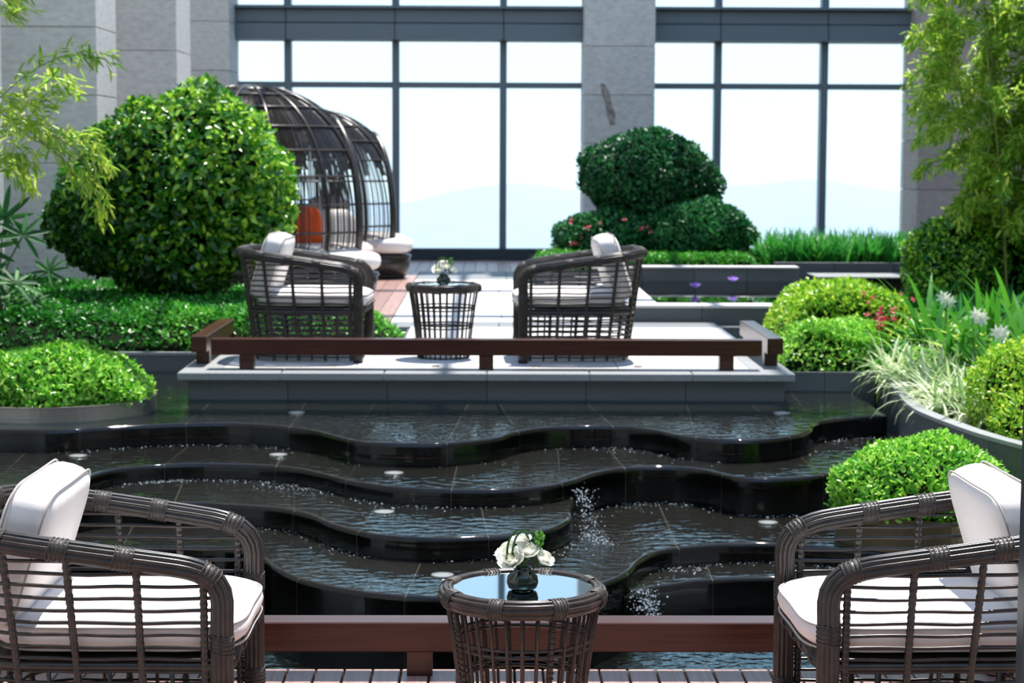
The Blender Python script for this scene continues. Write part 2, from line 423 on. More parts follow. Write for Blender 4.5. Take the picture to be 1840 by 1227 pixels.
def blade_path(L, lean, curl, n=7):
    """blade in the x,z plane starting upright, arching over"""
    p = [np.array([0., 0, 0])]; a = lean
    for i in range(n - 1):
        a += curl / (n - 1); p.append(p[-1] + np.array([math.sin(a), 0, math.cos(a)]) * L / (n - 1))
    return np.array(p)

def blade_w(n, w): t = np.linspace(0, 1, n); return w * (np.sin(np.pi * np.clip(t * .8 + .2, 0, 1)) ** .7 * .95 + .05)

# ------------------------------------------------------------------ setting: walls, piers, windows
def struct(name, vf, m, parent=None, **k):
    o = part(name, vf, m, parent, **k)
    if parent is None: o['kind'] = 'structure'
    return o

def pier(label, x0, x1, y0, y1, z0, z1, bh, zoff, m, seam=None):
    t = thing('stone_pillar', label, 'pillar', ((x0 + x1) / 2, (y0 + y1) / 2, z0))
    off = t.location; g = .006
    part('mortar_core', box(x0 + .02, x1 - .02, y0 + .02, y1 - .02, z0, z1), M['limestone_brown'], t, off)
    z = z0
    nxt = zoff
    while nxt <= z0: nxt += bh
    while z < z1 - .01:
        ze = min(nxt, z1); nxt += bh
        part('stone_block', box(x0, x1, y0, y1, z + g / 2, ze - g / 2, .006), m, t, off)
        if seam: pass
        z = ze
    return t

LW = M['limestone']
pier('nearest stone pillar on the left, cut by the photo edge behind the bamboo', -4.65, -3.69, 14.0, 14.95, .3, 9, .6, .45, LW)
pier('wide grey stone pillar behind the left hedge and bamboo', -4.36, -3.465, 17.45, 18.38, .42, 9, .6, .48, LW)
pier('grey stone pillar between the round shrub and the wicker pod', -3.96, -3.215, 20.35, 21.3, .42, 9, .6, .43, LW)
pier('narrow grey stone pillar beside the left window', -3.85, -3.19, 24.3, 25.3, .42, 9, .6, .40, LW)
pier('stone pillar between the two windows with a brown vein', 1.20, 2.07, 24.3, 25.35, .42, 9, .6, .12, LW)
cp = [o for o in COL.objects if o.name.startswith('stone_pillar') and 'vein' in o.get('label', '')][0]
vp = [(1.42, 2.66, .05), (1.46, 2.55, .10), (1.50, 2.40, .08), (1.53, 2.28, .11), (1.55, 2.15, .06)]
part('brown_vein', ([(x - w / 2 * sgn, 24.2985, z) for sgn in (1, -1) for x, z, w in (vp if sgn > 0 else vp[::-1])], [tuple(range(10))]), mat('brown_vein', (.24, .18, .15), .8, noise=(18, (.42, .38, .35), 4, .35, .65)), cp, cp.location)
wr = thing('stone_pillar', 'broad brown stone pillar behind the tall bamboo on the right', 'pillar', (6.6, 24.8, .42))
part('mortar_core', box(5.40, 8.0, 24.32, 25.3, .42, 9), M['limestone_brown'], wr, wr.location)
for k in range(14):
    z0 = .12 + .62 * k
    part('stone_block', box(5.36, 8.02, 24.3, 25.32, max(z0, .42) + .003, min(z0 + .62, 9) - .003, .006), M['limestone_brown'], wr, wr.location)
# stain on the central pillar: brown vein as a thin inlaid strip of real colour
struct('wall_left', box(-4.95, -4.66, -2, 25.4, -.4, 9), LW)
struct('wall_right', box(8.03, 8.3, -2, 25.4, -.4, 9), M['limestone_brown'])
struct('wall_back', box(-4.95, 8.3, -2.3, -2.0, -.4, 8.0), M['granite'])

def window(idx, label, x0, x1, mull):
    t = thing('window_%d' % idx, label, 'window', ((x0 + x1) / 2, 25.2, .42), kind='structure'); off = t.location
    fm = M['frame_metal']; y0, y1 = 25.12, 25.26
    part('sill', box(x0, x1, 25.02, 25.3, .42, .575, .01), M['frame_dark'], t, off)
    xs = [x0] + mull + [x1]
    for x in mull: part('mullion', box(x - .045, x + .045, y0 - .03, y1 + .02, .56, 10.6, .01), fm, t, off)
    zr = [(2.628, 2.70), (5.9, 5.97), (10.5, 10.62)]
    for z0, z1 in zr:
        for a, b in zip(xs[:-1], xs[1:]): part('transom', box(a + (.045 if a in mull else 0), b - (.045 if b in mull else 0), y0, y1, z0, z1, .006), fm, t, off)
    for a, b in zip(xs[:-1], xs[1:]):
        part('beam_panel', box(a + .006, b - .006, 24.86, 25.1, 3.22, 3.425, .006), fm, t, off)
        part('beam_panel', box(a + .006, b - .006, 24.90, 25.1, 3.435, 3.60, .006), fm, t, off)
        part('beam_cap', box(a + .006, b - .006, 24.80, 25.2, 3.605, 3.645, .008), fm, t, off)
    part('beam_core', box(x0, x1, 25.0, 25.22, 3.21, 3.64), M['frame_dark'], t, off)
    zs = [.575, 2.628, 3.2, 5.9, 10.5]
    for i in range(4):
        for a, b in zip(xs[:-1], xs[1:]):
            za = zs[i] + (0, .072, .45, .07)[i]
            part('pane', box(a + .02, b - .02, 25.18, 25.192, za, zs[i + 1]), M['pane'], t, off)
window(1, 'wide left window with grey metal bars between two stone pillars', -3.19, 1.20, [-2.551, -1.176, .199])
window(2, 'wide right window with grey metal bars beyond the grass bed', 2.07, 5.40, [2.949, 4.312])

# far hills, haze put into their pale colour, below the horizon because the garden is high up
def hill(name, label, Y, prof, m):
    rngh = np.random.default_rng(3); v = []; f = []; n = len(prof)
    X = np.linspace(-3.2, 3.2, 120) * Y / 5; base = np.interp(X / Y, [p[0] for p in prof], [p[1] for p in prof])
    rough = sum(np.sin(X / Y * k + rngh.uniform(0, 6)) * .0022 / (k / 40) for k in (40, 75, 130))
    top = 1.75 + Y * (base + rough)
    for j, (dy, s) in enumerate([(-.25, 0), (-.12, .6), (0, 1), (.2, .3)]):
        for x, z in zip(X, top): v.append((x, Y * (1 + dy), -Y * .09 * (1 - s) + z * s))
    for j in range(3):
        for i in range(119): a = j * 120 + i; f.append((a, a + 1, a + 121, a + 120))
    o = part(name, (v, f), m, None, smooth=True); o['kind'] = 'structure'; tag(o, label)
hill('hills', 'pale hazy hills beyond the windows', 6000, [(-1, -.018), (-.04, -.020), (0, -.016), (.05, -.017), (.10, -.0125), (.14, -.0115), (.18, -.015), (.22, -.018), (1, -.02)], M['hill'])

# ------------------------------------------------------------------ setting: floors, terrace, decks
fl = struct('floor', box(-4.9, 8.0, 15.5, 25.3, -.4, .40), M['granite'])
# terrace over the water
tr_ = thing('stone_terrace', 'pale stone terrace with dark granite edge standing in the pool', 'terrace', (0, 12.8, 0), kind='structure')
to = tr_.location
part('terrace_core', box(-1.83, 1.83, 12.03, 13.62, -.3, .41), M['granite'], tr_, to)
part('terrace_core', box(-4.6, 1.83, 15.3, 15.6, -.3, .41), M['granite'], tr_, to)
part('terrace_core', box(-.62, 1.83, 13.62, 15.5, -.3, .41), M['granite'], tr_, to)
n = 6; w = 3.81 / n
for i in range(n):
    x0 = -1.905 + w * i
    part('coping_stone', box(x0 + .002, x0 + w - .002, 11.92, 12.22, .375, .425, .006), M['granite_coping'], tr_, to)
w = 3.70 / n
for i in range(n):
    x0 = -1.85 + w * i
    part('wall_stone', box(x0 + .002, x0 + w - .002, 12.0, 12.05, -.2, .374, .003), M['granite'], tr_, to)
for s in (-1, 1):
    for k in range(3):
        y0 = 12.22 + .46 * k
        xa, xb = (-1.905, -1.66) if s < 0 else (1.66, 1.905)
        part('coping_stone', box(xa, xb, y0 + .002, y0 + .458, .375, .425, .006), M['granite_coping'], tr_, to)
        xa, xb = (-1.85, -1.80) if s < 0 else (1.80, 1.85)
        part('wall_stone', box(xa, xb, y0 + .002, y0 + .458, -.2, .374, .003), M['granite'], tr_, to)
def pave(x0, x1, y0, y1, nx, ny, m, z=.425, name='paving_slab', th=.03, parent=tr_):
    wx = (x1 - x0) / nx; wy = (y1 - y0) / ny
    for i in range(nx):
        for j in range(ny):
            part(name, box(x0 + wx * i + .0025, x0 + wx * (i + 1) - .0025, y0 + wy * j + .0025, y0 + wy * (j + 1) - .0025, z - th, z, .003), m, parent, to)
pave(-1.66, 1.66, 12.22, 13.60, 4, 3, M['paving'])
pave(-.60, 1.84, 13.60, 15.20, 3, 3, M['paving'])
pave(-.78, 1.84, 15.20, 15.68, 3, 1, M['paving_dark'])
pave(-.78, 1.02, 15.68, 21.1, 2, 6, M['paving'])
pave(-.78, 3.2, 21.1, 22.6, 4, 2, M['paving_dark'])
pave(1.02, 1.45, 18.95, 21.1, 1, 3, M['paving'])

def planks(root, x0, x1, y0, y1, z, w, m, th=.03, gap=.005):
    off = root.location; n = round((x1 - x0) / w); w = (x1 - x0) / n
    for i in range(n):
        part('plank', box(x0 + w * i + gap / 2, x0 + w * (i + 1) - gap / 2, y0, y1, z - th, z, .003), m, root, off)
dk = thing('wooden_deck', 'far reddish wooden deck under the wicker pods', 'deck', (-2, 20, 0), kind='structure')
planks(dk, -4.6, -.785, 15.7, 22.6, .425, .14, M['deck'])
planks(dk, -4.6, 3.2, 22.605, 25.05, .425, .14, M['deck'])
nd = thing('wooden_deck', 'near reddish wooden deck under the front chairs', 'deck', (0, 5.5, 0), kind='structure')
part('deck_base', box(-3.4, 3.4, 3.6, 6.50, -.4, -.035), M['black_stone'], nd, nd.location)
planks(nd, -3.3, 3.3, 3.6, 6.552, 0, .0975, M['deck'], gap=.007)
struct('trim_1', box(-3.4, 3.4, 3.3, 3.6, -.4, .0), M['granite'])

# low wooden rails
def rail(label, loc, bars, posts, name='low_rail'):
    t = thing(name, label, 'rail', loc)
    for b in bars: part('rail_bar', box(*b, .004), M['wood'], t, loc)
    for b in posts: part('post', box(*b, .003), M['wood'], t, loc)
    return t
z = .425
rail('long low red wooden rail along the front of the stone terrace', (0, 12.15, z), [(-1.72, 1.72, 12.10, 12.20, .515, .617)],
     [(x - .045, x + .045, 12.105, 12.195, z, .516) for x in (-1.50, -.005, 1.50)])
rail('short red wooden rail on the left side of the terrace', (-1.82, 12.9, z), [(-1.87, -1.77, 12.26, 13.60, .515, .617)], [(-1.862, -1.778, y - .045, y + .045, z, .516) for y in (12.48, 13.4)])
rail('short wooden rail on the right side of the terrace', (1.82, 12.9, z), [(1.77, 1.87, 12.22, 13.57, .515, .617)], [(1.778, 1.862, y - .045, y + .045, z, .516) for y in (12.44, 13.4)])
rail('low red wooden rail on the near deck edge, behind the front side table', (0, 6.5, 0), [(-3.1, 3.1, 6.45, 6.56, .085, .187)],
     [(x - .043, x + .043, 6.46, 6.548, 0, .086) for x in (-2.2, -.225, 1.75)])

# ------------------------------------------------------------------ water terraces
LIP1 = [(-4.66, 10.3), (-3.9, 10.5), (-3.126, 10.625), (-2.682, 10.676), (-2.373, 10.659), (-2.094, 10.796), (-1.803, 10.914), (-1.497, 10.966), (-1.238, 10.901), (-0.967, 10.681), (-0.795, 10.426), (-0.663, 10.243), (-0.454, 10.185), (-0.248, 10.188), (-0.043, 10.313), (0.076, 10.439), (0.17, 10.655), (0.328, 10.813), (0.55, 10.884), (0.769, 10.865), (0.944, 10.711), (1.048, 10.517), (1.214, 10.373), (1.389, 10.334), (1.581, 10.42), (1.726, 10.57), (1.811, 10.747), (1.857, 10.951), (1.943, 11.116), (2.131, 11.264), (2.385, 11.38)]
LIP2 = [(-4.66, 8.0), (-3.5, 8.1), (-2.577, 8.316), (-2.329, 8.641), (-2.156, 8.963), (-2.09, 9.262), (-2.07, 9.45), (-2.055, 9.6), (-2.04, 9.76), (-2.0, 9.939), (-1.924, 10.084), (-1.764, 10.196), (-1.573, 10.254), (-1.367, 10.238), (-1.163, 10.203), (-0.991, 10.095), (-0.837, 9.917), (-0.716, 9.746), (-0.573, 9.613), (-0.424, 9.516), (-0.283, 9.477), (-0.143, 9.454), (0.015, 9.456), (0.236, 9.523), (0.35, 9.623), (0.469, 9.793), (0.595, 10.023), (0.75, 10.153), (0.959, 10.193), (1.111, 10.121), (1.196, 9.995), (1.279, 9.854), (1.389, 9.804), (1.528, 9.823), (1.674, 9.877), (1.85, 10.038), (1.975, 10.224), (2.061, 10.454), (2.158, 10.696), (2.311, 10.864), (2.40, 10.88)]
LIP3 = [(-4.66, 8.0), (-3.5, 8.05), (-2.597, 8.25), (-2.335, 8.60), (-2.10, 9.0), (-1.959, 9.373), (-1.844, 9.48), (-1.744, 9.527), (-1.469, 9.561), (-1.322, 9.531), (-1.176, 9.486), (-1.03, 9.427), (-0.917, 9.323), (-0.831, 9.206), (-0.757, 9.05), (-0.703, 8.967), (-0.634, 8.872), (-0.522, 8.754), (-0.388, 8.69), (-0.259, 8.665), (-0.131, 8.679), (0.043, 8.719), (0.167, 8.759), (0.29, 8.88), (0.377, 9.06), (0.407, 9.188), (0.42, 9.38), (0.439, 9.564), (0.46, 9.80)]
LIP4 = [(-4.66, 8.2), (-3.5, 8.45), (-2.805, 8.60), (-2.214, 8.75), (-1.862, 8.893), (-1.49, 8.973), (-1.283, 8.975), (-1.144, 8.898), (-1.014, 8.711), (-0.93, 8.496), (-0.837, 8.325), (-0.743, 8.215), (-0.621, 8.107), (-0.479, 8.013), (-0.316, 7.952), (-0.198, 7.932), (-0.055, 7.912), (0.129, 7.924), (0.316, 7.976), (0.438, 8.092), (0.517, 8.233), (0.581, 8.333), (0.64, 8.471), (0.682, 8.637), (0.743, 8.797), (0.815, 8.912), (0.901, 8.977), (0.994, 9.017), (1.137, 9.071), (1.274, 9.085), (1.407, 9.073), (1.633, 8.982), (1.877, 8.894), (2.143, 8.921), (2.552, 8.989), (2.66, 8.99)]
LIP5 = [(0.60, 8.36), (0.618, 8.393), (0.655, 8.459), (0.722, 8.527), (0.867, 8.618), (0.978, 8.689), (1.096, 8.724), (1.229, 8.749), (1.359, 8.749), (1.586, 8.704), (1.821, 8.612), (2.123, 8.614), (2.467, 8.674), (2.69, 8.676)]
wt = thing('cascade_pool', 'stepped black stone cascade pool with wavy rims', 'pool', (0, 9.5, -.4), kind='structure'); wo = wt.location
part('pool_floor', box(-4.66, 3.5, 6.5, 13.6, -.55, -.40), M['black_stone'], wt, wo)

def piece(seg, back, zt, zb, r=.016):
    """solid with a rounded front rim: seg = lip points (left to right), back = two points"""
    seg = np.asarray(seg, float); T = unit(np.gradient(seg, axis=0)); N = np.stack([-T[:, 1], T[:, 0]], 1)
    rings = []
    for ins, dz in ((0, None), (0, -r), (.29 * r, -.29 * r), (r, 0)):
        rings.append(np.column_stack([seg + N * ins, np.full(len(seg), zb if dz is None else zt + dz)]))
    b = np.array(back, float); nb = len(b); n_ = len(seg)
    V = np.concatenate(rings + [np.column_stack([b, np.full(nb, zt)]), np.column_stack([b, np.full(nb, zb)])])
    f = []
    for j in range(3):
        for i in range(n_ - 1): a = j * n_ + i; f.append((a, a + 1, a + n_ + 1, a + n_))
    top = [3 * n_ + i for i in range(n_)]; bt = [4 * n_ + i for i in range(nb)]; bb = [4 * n_ + nb + i for i in range(nb)]
    f.append(tuple(top + bt)); f.append(tuple([i for i in range(n_ - 1, -1, -1)] + bb[::-1]))
    # sides
    f.append(tuple([n_ - 1, bb[0], bt[0], 3 * n_ + n_ - 1, 2 * n_ + n_ - 1, n_ + n_ - 1]))
    f.append(tuple([0, n_, 2 * n_, 3 * n_, bt[-1], bb[-1]]))
    for i in range(nb - 1): f.append((bt[i], bb[i], bb[i + 1], bt[i + 1]))
    return V, f

def level(lip, zt, yb, per, step, zb=-.40, seed=0, clampl=None):
    P = spline(lip, 5); r_ = random.Random(seed)
    s = np.r_[0, np.cumsum(np.linalg.norm(np.diff(P, axis=0), axis=1))]
    xs = np.arange(0, s[-1] + 1e-6, .03); Q = np.column_stack([np.interp(xs, s, P[:, 0]), np.interp(xs, s, P[:, 1])])
    nsp = max(1, round(s[-1] / step)); cuts = [round(len(Q) * k / nsp) for k in range(nsp)] + [len(Q) - 1]
    skew = [0] + [r_.uniform(-.10, .10) for _ in range(nsp - 1)] + [0]
    for k in range(nsp):
        a, b = cuts[k], cuts[k + 1]
        if b - a < 3: continue
        seg = Q[a:b + 1].copy()
        g0 = .0022 if k else 0; g1 = .0022 if k < nsp - 1 else 0
        d0 = unit(seg[1] - seg[0]); d1 = unit(seg[-1] - seg[-2]); seg[0] += d0 * g0; seg[-1] -= d1 * g1
        xb0 = seg[0][0] + skew[k] * max(yb - seg[0][1], 0) + (g0 if k else 0); xb1 = seg[-1][0] + skew[k + 1] * max(yb - seg[-1][1], 0)
        back = [(xb1, yb), (xb0, yb)]
        o = part('pool_stone', piece(seg, back, zt, zb), M['black_stone'], wt, wo)
        o.data.materials.append(M['wet_stone']); o.data.polygons[3 * (len(seg) - 1)].material_index = 1   # top stays lighter; front face's shade put into its darker stone
        if k:  # pale joint strip between two stones
            p = Q[a]; dd = unit(Q[min(a + 1, len(Q) - 1)] - Q[a - 1]); nn = np.array([-dd[1], dd[0]])
            seg2 = np.array([p - dd * .0024, p, p + dd * .0024]) + nn * .0012
            xb = p[0] + skew[k] * max(yb - p[1], 0)
            part('joint_strip', piece(seg2, [(xb + .0024, yb), (xb - .0024, yb)], zt - .001, zb, .012), M['joint'], wt, wo)
    return Q
Q1 = level(LIP1, .24, 13.58, 5, .62, seed=1)
Q2 = level(LIP2, .12, 11.60, 5, .62, seed=2)
Q3 = level(LIP3, .035, 10.45, 5, .62, seed=3)
Q4 = level(LIP4, -.07, 11.4, 5, .62, seed=4)
Q5 = level(LIP5, -.16, 9.6, 5, .62, seed=5)

def water(label, Q, zt, zlow, back, top=M['water']):
    """water film over one level, running down its rim"""
    e_ = .006; t = thing('pool_water', label, 'water', (0, float(Q[:, 1].min()), zt), kind='stuff')
    seg = Q[::2]; T = unit(np.gradient(seg, axis=0)); N = np.stack([-T[:, 1], T[:, 0]], 1)
    n_ = len(seg); r = .018
    rings = [np.column_stack([seg - N * e_, np.full(n_, z_)]) for z_ in (zlow, zt - r)] + [np.column_stack([seg + N * (.29 * r - e_), np.full(n_, zt + e_ - .29 * r)]), np.column_stack([seg + N * r, np.full(n_, zt + e_)])]
    f = []
    for j in range(3):
        for i in range(n_ - 1): a = j * n_ + i; f.append((a, a + 1, a + n_ + 1, a + n_))
    part('falling_film', (np.concatenate(rings), f), M['fall'], t, t.location, smooth=True)
    b = np.array([[x, y, zt + e_] for x, y in back]); V = np.concatenate([rings[3], b])
    part('water_surface', (V, [tuple(range(len(V)))]), top, t, t.location)
water('top sheet of water around the stone terrace, spilling over the highest rim', Q1, .24, .127, [(2.45, 13.5), (-4.6, 13.5)])
water('second sheet of water below the highest rim', Q2, .12, .042, [(2.38, 11.5), (-4.6, 11.3)])
water('third sheet of water, left of the small spill', Q3, .035, -.06, [(.47, 10.4), (-4.6, 10.4)])
water('wide fourth sheet of water behind the front side table', Q4, -.07, -.29, [(2.52, 9.5), (2.36, 10.2), (-4.6, 10.3)])
water('small sheet of water at the right behind the right front chair', Q5, -.16, -.29, [(2.66, 8.98), (.74, 9.1)])
bw = thing('pool_water', 'lowest water just below the near deck', 'water', (0, 7.5, -.3), kind='stuff')
part('water_surface', ([(-4.6, 6.5, -.3), (3.4, 6.5, -.3), (3.4, 9.2, -.3), (-4.6, 9.2, -.3)], [(0, 1, 2, 3)]), M['water'], bw, bw.location)

# splashes
def splash(label, pts, n, seed, spread=.05, cat='splash'):
    r_ = np.random.default_rng(seed); t = thing('water_splash', label, cat, tuple(pts[0]), kind='stuff'); P = spline(pts, 8)
    V = []; Fs = []; k = 0
    octf = [(0, 2, 4), (2, 1, 4), (1, 3, 4), (3, 0, 4), (2, 0, 5), (1, 2, 5), (3, 1, 5), (0, 3, 5)]
    for i in range(n):
        c = P[r_.integers(len(P))] + r_.normal(size=3) * [spread, spread, spread * .55]; s = .0015 + .0045 * r_.random() ** 3
        for d in ((1, 0, 0), (-1, 0, 0), (0, 1, 0), (0, -1, 0), (0, 0, 1), (0, 0, -1)): V.append(c + np.array(d) * s)
        Fs += [tuple(q + k for q in w_) for w_ in octf]; k += 6
    part('droplets', (V, Fs), M['drop_glint'], t, pts[0], kind='stuff')
splash('small water spill at the right end of the third rim', [(.47, 9.50, .11), (.485, 9.40, .06), (.50, 9.3, -.04), (.52, 9.15, -.055), (.55, 9.0, -.058)], 420, 1, .028)
splash('water spill falling at the right behind the front side table', [(.70, 8.40, -.14), (.70, 8.32, -.20), (.72, 8.24, -.27), (.74, 8.16, -.29)], 520, 2, .035)

def drop_glint(label, Q, z, n, seed, spots):  # tiny drops added below a rim to stand for sun glints on ripples
    r_ = np.random.default_rng(seed); t = thing('glint_line', label, 'drop_glint', (float(Q[len(Q) // 2][0]), float(Q[len(Q) // 2][1]), z), kind='stuff'); V = []; Fs = []; k = 0
    T = unit(np.gradient(Q, axis=0)); N = np.stack([-T[:, 1], T[:, 0]], 1); xs = Q[:, 0]
    octf = [(0, 2, 4), (2, 1, 4), (1, 3, 4), (3, 0, 4), (2, 0, 5), (1, 2, 5), (3, 1, 5), (0, 3, 5)]
    for i in range(n):
        c = spots[r_.integers(len(spots))]; i_ = int(np.argmin(abs(xs - (c[0] + r_.normal() * c[1])))); d = .012 + abs(r_.normal()) * c[2]
        p = Q[i_] - N[i_] * d + r_.normal(size=2) * .012; s_ = .0009 + .0030 * r_.random() ** 3
        for e1 in ((1.6, 0, 0), (-1.6, 0, 0), (0, 1.3, 0), (0, -1.3, 0), (0, 0, .6), (0, 0, -.3)): V.append((p[0] + e1[0] * s_, p[1] + e1[1] * s_, z + .007 + e1[2] * s_))
        Fs += [tuple(q + k for q in w_) for w_ in octf]; k += 6
    part('glint_drops', (V, Fs), M['drop_glint'], t, t.location, kind='stuff')
drop_glint('drops added as sun glints at the foot of the highest rim', Q1, .12, 420, 5, [(-1.3, .5, .05), (.6, .35, .06), (.9, .2, .10), (-2.0, .4, .05), (2.0, .15, .08)])
drop_glint('drops added as sun glints at the foot of the second rim, left side', Q2, .035, 600, 6, [(-1.5, .35, .035), (-1.1, .25, .06), (-.9, .15, .10), (-.3, .35, .05), (-1.75, .1, .04)])
drop_glint('drops added as sun glints at the foot of the second rim, right side', Q2, -.07, 300, 7, [(.7, .2, .10), (1.1, .2, .05), (1.6, .25, .05)])
drop_glint('drops added as sun glints at the foot of the third rim', Q3, -.07, 260, 8, [(-1.0, .2, .05), (-.6, .1, .03), (.2, .2, .04), (.35, .08, .12)])
drop_glint('drops added as sun glints at the foot of the fourth rim, right side', Q4, -.16, 260, 9, [(1.2, .25, .04), (1.6, .3, .04), (.85, .08, .10)])

# recessed lamps
def disc_lamp(name, label, x, y, z, r=.045, grp=None):
    t = thing(name, label, 'lamp', (x, y, z), group=grp)
    part('ring', lathe([(r * .8, -.004), (r, -.004), (r, .001), (r * .97, .003), (r * .82, .003), (r * .8, .001)], 20), M['steel'], t)
    part('lens', lathe([(.0001, .0018), (r * .5, .0016), (r * .8, .001)], 20), M['lens'], t)
for lb, x, y, z in (('in the top pool below the left end of the terrace wall', -1.118, 11.38, .24), ('in the second pool, left of its middle', -1.136, 10.531, .12),
                    ('in the second pool below the dip of the top rim', -.477, 9.922, .12), ('in the third pool, left of the table flowers', -.494, 9.282, .035),
                    ('in the fourth pool just left of the front side table', -.191, 8.34, -.07), ('in the fourth pool left of the round bush at right', 1.405, 9.578, -.07),
                    ('in the top pool near the right planter wall', 1.745, 11.405, .24), ('in the second pool at far left', -2.215, 10.477, .12)):
    disc_lamp('pool_lamp', 'round recessed lamp ' + lb, x, y, z + .010, .05, 'recessed lamps in the pool floor')
for lb, x in (('left of the middle post', -.326), ('right of the middle post', .312), ('below the right far chair', .959), ('below the left far chair', -.973)):
    disc_lamp('floor_lamp', 'small round floor lamp in front of the terrace rail, ' + lb, x, 12.29, .429, .028, 'floor lamps on the terrace front')

# ------------------------------------------------------------------ planter walls and lily pond
def wallrun(name, label, pts, z0, z1, th, m, stone=.62, cop=None, cat='planter'):
    t = thing(name, label, cat, (pts[0][0], pts[0][1], z0)); off = t.location
    P = spline(pts, 8) if len(pts) > 2 else np.array(pts, float)
    s = np.r_[0, np.cumsum(np.linalg.norm(np.diff(P, axis=0), axis=1))]; n_ = max(1, round(s[-1] / stone))
    for k in range(n_):
        a, b = s[-1] * k / n_ + .002, s[-1] * (k + 1) / n_ - .002; q = np.linspace(a, b, 6)
        C = np.column_stack([np.interp(q, s, P[:, 0]), np.interp(q, s, P[:, 1])]); T = unit(np.gradient(C, axis=0)); N = np.stack([-T[:, 1], T[:, 0]], 1)
        part('wall_stone', prism(list(map(tuple, C)) + list(map(tuple, (C + N * th)[::-1])), z0, z1 - (.02 if cop else 0)), m, t, off)
        if cop: part('coping_stone', prism(list(map(tuple, C - N * .006)) + list(map(tuple, (C + N * (th + .01))[::-1])), z1 - .02, z1), cop, t, off)
    return t
wallrun('planter_wall', 'low granite planter wall under the left hedge', [(-4.6, 13.55), (-1.86, 13.55)], -.1, .385, .10, M['granite'], cop=M['granite_coping'])
wallrun('planter_wall', 'low granite planter wall under the right clipped hedge', [(1.86, 12.52), (2.52, 12.52)], -.1, .37, .10, M['granite'], .33)
WALLR = [(2.53, 12.55), (2.54, 12.234), (2.472, 11.694), (2.395, 11.042), (2.375, 10.695), (2.392, 10.415), (2.43, 10.105), (2.476, 9.794), (2.546, 9.501), (2.603, 9.315), (2.682, 9.032), (2.769, 8.483)]
wallrun('planter_wall', 'curved granite planter wall holding the right grass bed', WALLR, -.39, .37, .06, M['granite'], cop=M['granite_coping'])
sb = thing('garden_soil', 'dark soil in the planted beds', 'soil', (0, 0, 0), kind='structure')
part('soil_bed', prism([(-4.6, 13.64), (-.66, 13.64), (-.62, 14.3), (-1.0, 15.2), (-1.7, 15.69), (-1.9, 16.4), (-2.6, 17.4), (-4.6, 17.4)], .2, .44), M['soil'], sb)
part('soil_bed', prism([(2.6, 12.52), (2.6, 12.1), (2.46, 11.0), (2.46, 10.5), (2.55, 9.8), (2.8, 8.6), (6, 8.6), (8, 12), (8, 18.6), (3.1, 18.6), (3.1, 15.2), (1.9, 15.15), (1.9, 12.6)], -.1, .32), M['soil'], sb)
# lily pond
pond = thing('lily_pond', 'raised granite lily pond beside the path', 'pond', (2.0, 15.7, .4)); po = pond.location
part('pond_floor', box(1.4, 3.0, 15.8, 19.0, .40, .44), M['black_stone'], pond, po)
for k in range(3):
    x0 = 1.04 + .7 * k
    part('wall_stone', box(x0 + .002, x0 + .698, 15.7, 15.95, .40, .535, .003), M['granite'], pond, po)
    part('coping_stone', box(x0 + .002, x0 + .698, 15.69, 15.97, .537, .563, .005), M['paving'], pond, po)
for k in range(5):
    y0 = 15.97 + .6 * k
    part('coping_stone', box(1.04, 1.40, y0 + .002, y0 + .598, .537, .563, .005), M['paving'], pond, po)
    part('wall_stone', box(1.06, 1.38, y0 + .002, y0 + .598, .40, .535), M['granite'], pond, po)
    if k < 5: part('wall_stone', box(3.0, 3.15, y0, y0 + .598, .30, .55), M['granite'], pond, po)
for k in range(4):
    x0 = 1.0 + .512 * k
    part('back_wall_stone', box(x0 + .003, x0 + .509, 18.98, 19.16, .40, .672, .003), M['granite'], pond, po)
    part('back_coping', box(x0 + .003, x0 + .509, 18.96, 19.2, .674, .694, .004), M['paving'], pond, po)
part('water_surface', ([(1.38, 15.9, .545), (3.02, 15.9, .545), (3.02, 19.0, .545), (1.38, 19.0, .545)], [(0, 1, 2, 3)]), M['still'], pond, po)
# black water wall and back planter
bb = thing('water_wall', 'black stone water wall under the back grass bed', 'fountain', (3.75, 19.0, .3)); bo = bb.location
for k in range(3): part('black_panel', box(3.17 + .45 * k, 3.17 + .45 * k + .446, 18.7, 18.95, .25, .60, .004), M['black_stone'], bb, bo)
part('wet_ledge', box(3.17, 4.52, 18.66, 19.3, .602, .618, .003), M['granite_coping'], bb, bo)
wallrun('planter_wall', 'granite planter wall under the back grass bed', [(2.9, 19.6), (5.3, 19.6)], .40, .70, .12, M['granite'])
wallrun('planter_wall', 'low planter edge under the central shrub', [(.5, 19.45), (2.9, 19.45)], .40, .62, .10, M['granite'])
part('soil_bed', box(.5, 5.3, 19.72, 23.5, .41, .58), M['soil'], sb)

# ------------------------------------------------------------------ wicker armchair
def U(t, z):
    """plan outline of the basket at height z; t 0..1 from left front post round the back to the right"""
    k = min(z / .73, 1.05); xb = -.33 - .10 * k; w = .325 + .045 * k; wp = .345; xc = -.10
    pts = []
    for i in range(9):
        u = i / 8; pts.append((.375 + (xc - .375) * u, -(wp + (w - wp) * (math.sin(u * math.pi / 2)))))
    for i in range(1, 13):
        a = i / 12 * math.pi / 2; pts.append((xc + (xb - xc) * math.sin(a) ** .62, -w * math.cos(a) ** .62 if i < 12 else 0.0))
    P = np.array(pts); P = np.concatenate([P, (P[:-1] * [1, -1])[::-1]])
    s = np.r_[0, np.cumsum(np.linalg.norm(np.diff(P, axis=0), axis=1))]; s /= s[-1]
    return np.column_stack([np.interp(t, s, P[:, 0]), np.interp(t, s, P[:, 1])])

def rimz(x): return .606 + (.735 - .03 - .606) * np.clip((.30 - x) / .70, 0, 1) ** .95

